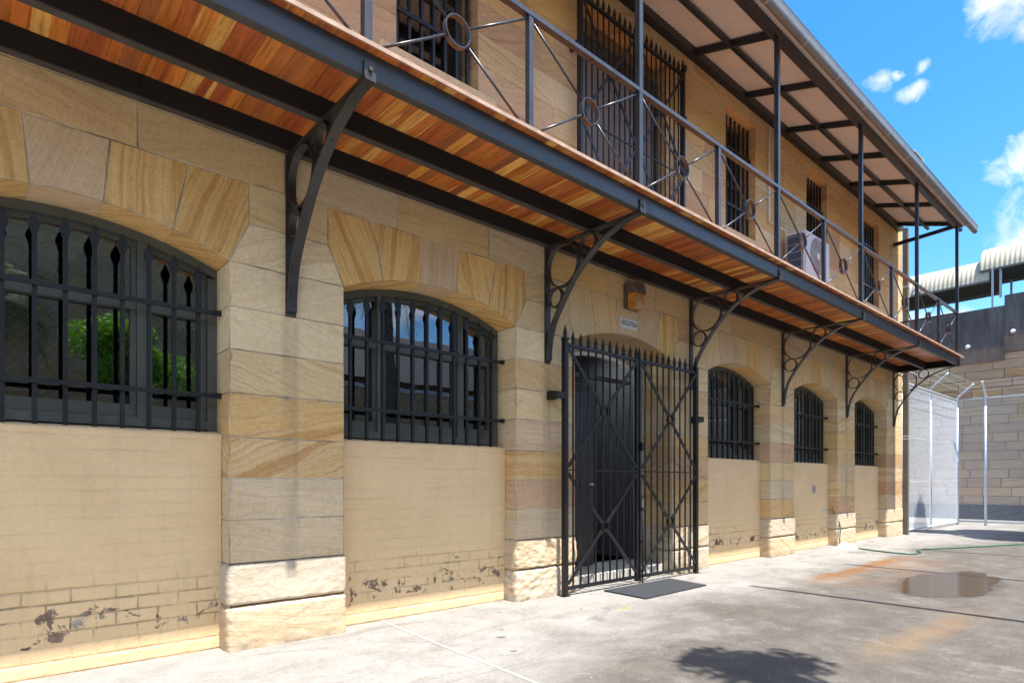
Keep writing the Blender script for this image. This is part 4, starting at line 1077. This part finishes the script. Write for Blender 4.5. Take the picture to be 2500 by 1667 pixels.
m=MB(); m.box((7.9,YW-.6,4.43),(21,YW+.08,4.58)); m.build('coping',WHITE,yw)
sh=empty('opposite_block',(0,0,0),0,'dark gabled block beyond the courtyard wall, seen only in pane reflections','building')
m=MB(); m.box((6,-20,0),(24,-12,5.2)); m.build('wall',M_plain('dark_brick',(.09,.06,.055),.8),sh)
m=MB(); m.add([(5.6,-20.4,5.2),(24.4,-20.4,5.2),(24.4,-11.6,5.2),(5.6,-11.6,5.2),(9,-16,8.2),(24.4,-16,8.2)],[(0,1,5,4),(2,3,4,5),(3,0,4),(1,2,5),(3,2,1,0)]); m.build('roof',M_plain('slate',(.06,.055,.06),.7),sh)
PALM=M_leaf('palm_leaf',(.03,.07,.02),(.10,.18,.04)); JAC=M_leaf('bright_leaf',(.10,.30,.02),(.30,.62,.05)); DLEAF=M_leaf('dark_leaf',(.02,.05,.015),(.08,.14,.04))
def palm(loc,H,nf,L,seed,label):
    r=random.Random(seed); root=empty('palm_tree',loc,0,label,'palm tree','courtyard palms')
    m=MB(); pts=[(0.12*math.sin(h*.5),0,h) for h in [H*k/8 for k in range(9)]]; m.tube(pts,[.2-.08*k/8 for k in range(9)],10); m.build('trunk',BARK,root)
    m=MB(); top=Vector(pts[-1])
    for k in range(nf):
        az=r.uniform(0,2*math.pi); el=r.uniform(-.35,1.1); LL=L*r.uniform(.8,1.1); prev=None; d=Vector((math.cos(az)*math.cos(el),math.sin(az)*math.cos(el),math.sin(el))); p=top.copy()
        n=18; side=Vector((-math.sin(az),math.cos(az),0)); m.par=(0,0,r.random(),1); m.col=(.4,.5,.4,1)
        for q in range(n):
            d=(d+Vector((0,0,-.085))).normalized(); q2=p+d*(LL/n); m.bar(p,q2,.016,.012)
            for s in (-1,1):
                for e in range(2):
                    l=LL*.26*math.sin(math.pi*min(1,(q+1.5)/n))+.05; pp_=p+(q2-p)*(e*.5); tip=pp_+side*s*l*.8+d*l*.5+Vector((0,0,-.35*l*r.uniform(.6,1.4)))
                    m.face([pp_-d*.012,pp_+d*.016,tip+d*.004,tip])
            p=q2
    m.build('crown',PALM,root)
def tree(name,loc,H,rad,nleaf,ls,seed,mat,label,squash=.8,cat='tree',blobs=9):
    r=random.Random(seed); root=empty(name,loc,0,label,cat)
    m=MB(); m.tube([(0,0,0),(.06,.03,H*.4),(-.03,.05,H*.75)],[rad*.11,rad*.08,rad*.05],8)
    cs=[]
    for k in range(blobs):
        a=r.uniform(0,6.28); q=r.uniform(.2,.95); c=Vector((math.cos(a)*rad*q*.75,math.sin(a)*rad*q*.75,H*.78+r.uniform(-.5,.7)*rad*squash)); cs.append((c,rad*r.uniform(.28,.5)))
        m.tube([(0,0,H*r.uniform(.35,.6)),tuple(c*.6+Vector((0,0,H*.25))),tuple(c)],[rad*.045,rad*.03,rad*.012],6)
    m.build('trunk',BARK,root)
    m=MB()
    for k in range(nleaf):
        c,cr_=r.choice(cs); v=Vector((r.gauss(0,1),r.gauss(0,1),r.gauss(0,1))).normalized()*cr_*r.random()**.4; v.z*=.75; p=c+v
        a=Vector((r.gauss(0,1),r.gauss(0,1),r.gauss(0,.6))).normalized(); b=a.cross(Vector((r.gauss(0,1),r.gauss(0,1),r.gauss(0,1)))).normalized()
        l=ls*r.uniform(.6,1.4); m.par=(0,0,min(1,max(0,.5+v.z/cr_*.4+r.uniform(-.3,.3))),1); m.col=(.4,.5,.4,1)
        m.face([p-a*l-b*l*.1,p-b*l*.45,p+a*l,p+b*l*.45])
    m.build('crown',mat,root)
tree('slender_tree',(3.60,-.56,0),7.5,.70,1500,.06,3,DLEAF,'slender tree standing just out of frame, casting the feathery shadow near the bottom edge',blobs=7)
palm((.2,-8.4,0),5.6,20,2.0,8,'palm against the courtyard wall, reflected at the left of the first window')
palm((9.4,-6.5,0),7.6,34,2.8,21,'tall palm beyond the yard, reflected in the second window')
tree('leafy_tree',(2.6,-6.0,0),4.9,1.35,9000,.06,5,JAC,'bright green feathery tree reflected in the first window')
tree('shade_tree',(17.7,.15,0),9.0,1.95,16000,.10,9,DLEAF,'leafy tree beyond the right edge of frame, shading the concrete by the fence')
for (x,y),l in zip(((6.70,.52),(9.50,.42),(12.55,.50)),('nearest of three slim steel poles outside the right edge, casting the longest shadow line','middle of three slim steel poles outside the right edge, its shadow crossing the puddle','farthest of three slim steel poles outside the right edge, its shadow lying by the hose')):
    p=empty('steel_pole',(x,y,0),0,l,'pole','steel poles beside the yard')
    H_=(3.40-y)*2.552; m=MB(); m.tube([(0,0,0),(0,0,H_)],.04,12); m.build('shaft',GALV,p)
    m=MB(); m.box((-.09,-.09,0.001),(.09,.09,.015)); m.build('base_plate',GALV,p)

# ================================================================ GROUND
m=MB(); m.face([(-300,-300,0),(300,-300,0),(300,300,0),(-300,300,0)],None,(0,0,1)); tag(m.build('ground',GROUND),kind='structure')
# puddle
m=MB(); pts=[]; 
for k in range(90):
    a=2*math.pi*k/90; rr=1+.28*nrnd((math.cos(a)*1.6,math.sin(a)*1.6,4))+.13*nrnd((math.cos(a)*5,math.sin(a)*5,4))+.05*nrnd((math.cos(a)*19,math.sin(a)*19,4))
    pts.append((8.55+1.22*rr*math.cos(a),1.95+.46*rr*math.sin(a)+.05*math.cos(a),.003))
m.face(pts,None,(0,0,1))
t=NT('puddle_water'); t.fin((.075,.050,.028),.12,t.bump(t.noise(t.pos(),14,3),.05,.004),spec=.2); t.bsdf.inputs['Alpha'].default_value=.7
tag(m.build('puddle',t.mat),kind='structure')

# ================================================================ LIGHT, SKY, CAMERA
EL=R(68.6)
sun=bpy.data.lights.new('sun','SUN'); sun.energy=2.75; sun.angle=R(.55); sun.color=(1,.955,.90)
so=bpy.data.objects.new('sun',sun); COL.objects.link(so); so.rotation_euler=(R(90)-EL,0,0)   # light comes from -Y, above
so.location=(5,-10,20)
w=bpy.data.worlds.new('World'); S.world=w; w.use_nodes=True; nt=w.node_tree; N=nt.nodes; L=nt.links
bg=N['Background']; sky=N.new('ShaderNodeTexSky'); sky.sky_type='NISHITA'; sky.sun_disc=False; sky.sun_elevation=EL; sky.sun_rotation=R(180); sky.air_density=1.0; sky.dust_density=.6; sky.ozone_density=3.0
class W(NT):
    def __init__(s): s.t=nt; s.n=N; s.l=L
t=W(); D=t.n.new('ShaderNodeTexCoord').outputs['Generated']
hsv=N.new('ShaderNodeHueSaturation'); hsv.inputs['Saturation'].default_value=1.36; hsv.inputs['Value'].default_value=.58; L.new(sky.outputs[0],hsv.inputs['Color'])
f_,a_=1495,.844; s_,c_=math.sin(a_),math.cos(a_)
def dirpx(x,y):
    tt=(x-1250)/f_; v=Vector((tt*s_+c_,-tt*c_+s_,(1177.5-y)/f_)); return v.normalized()
warp=t.vm('MULTIPLY',t.vm('SUBTRACT',t.noise(D,9,6,.6,col=True),(.5,.5,.5)),(.05,.05,.05))
Dw=t.vm('ADD',D,warp); mask=None
for x,y,r,asp in ((2500,5,.058,1.4),(2435,-12,.045,1.6),(2515,70,.036,1.2),(2234,228,.031,2.1),(2142,196,.022,1.3),(2255,170,.019,1.8),(2185,182,.013,1.5),(2480,415,.048,1.8),(2512,385,.045,1.5),(2440,408,.03,2.2),(2510,348,.025,1.4),(2505,572,.035,1.5),(2470,588,.028,2),(2240,800,.06,1.6),(2300,790,.05,1.8),(2700,500,.13,1.6)):
    dv=t.vm('MULTIPLY',t.vm('SUBTRACT',Dw,tuple(dirpx(x,y))),(1,1,asp)); ln=t.vm('LENGTH',dv,out=1)
    k=t.rng(ln,r*.15,r*.95,1,0); mask=k if mask is None else t.math('MAXIMUM',mask,k)
det=t.noise(D,26,9,.66,.6)
cl=t.math('MULTIPLY',t.rng(t.math('ADD',mask,t.math('MULTIPLY',t.math('SUBTRACT',det,.5),2.3)),.28,1.30),t.rng(mask,0,.3))
fill_clouds=t.rng(t.noise(t.vm('MULTIPLY',D,(1,1,2.2)),3.1,7,.6),.44,.64)  # unseen bright clouds behind the camera, added as neutral fill light
behind=t.rng(t.sep(D)[1],.1,-.2); fill_clouds=t.math('MULTIPLY',t.math('MULTIPLY',fill_clouds,behind),.85)
shade=t.ramp(t.noise(D,16,5,.6),[(.3,(1.6,1.7,1.9)),(.65,(2.3,2.35,2.45))])
mixc=t.mix(fill_clouds,t.mix(cl,hsv.outputs[0],shade),(4.6,4.45,4.3))
L.new(mixc,bg.inputs['Color']); bg.inputs['Strength'].default_value=.15
cam=bpy.data.cameras.new('camera'); cam.sensor_width=36; cam.lens=36*1495/2500; cam.shift_y=(1177.5-833.5)/2500; cam.clip_start=.05; cam.clip_end=1500
co=bpy.data.objects.new('camera',cam); COL.objects.link(co); co.location=(0,0,1.18); co.rotation_euler=(R(90),0,math.atan2(.7471,.6647)-R(90)); S.camera=co
S.view_settings.view_transform='Standard'; S.view_settings.look='None'; S.view_settings.gamma=1; S.view_settings.exposure=2.02
S.cycles.max_bounces=8; S.cycles.diffuse_bounces=5; S.cycles.glossy_bounces=4; S.cycles.transparent_max_bounces=12
try: S.cycles.use_denoising=True
except Exception: pass
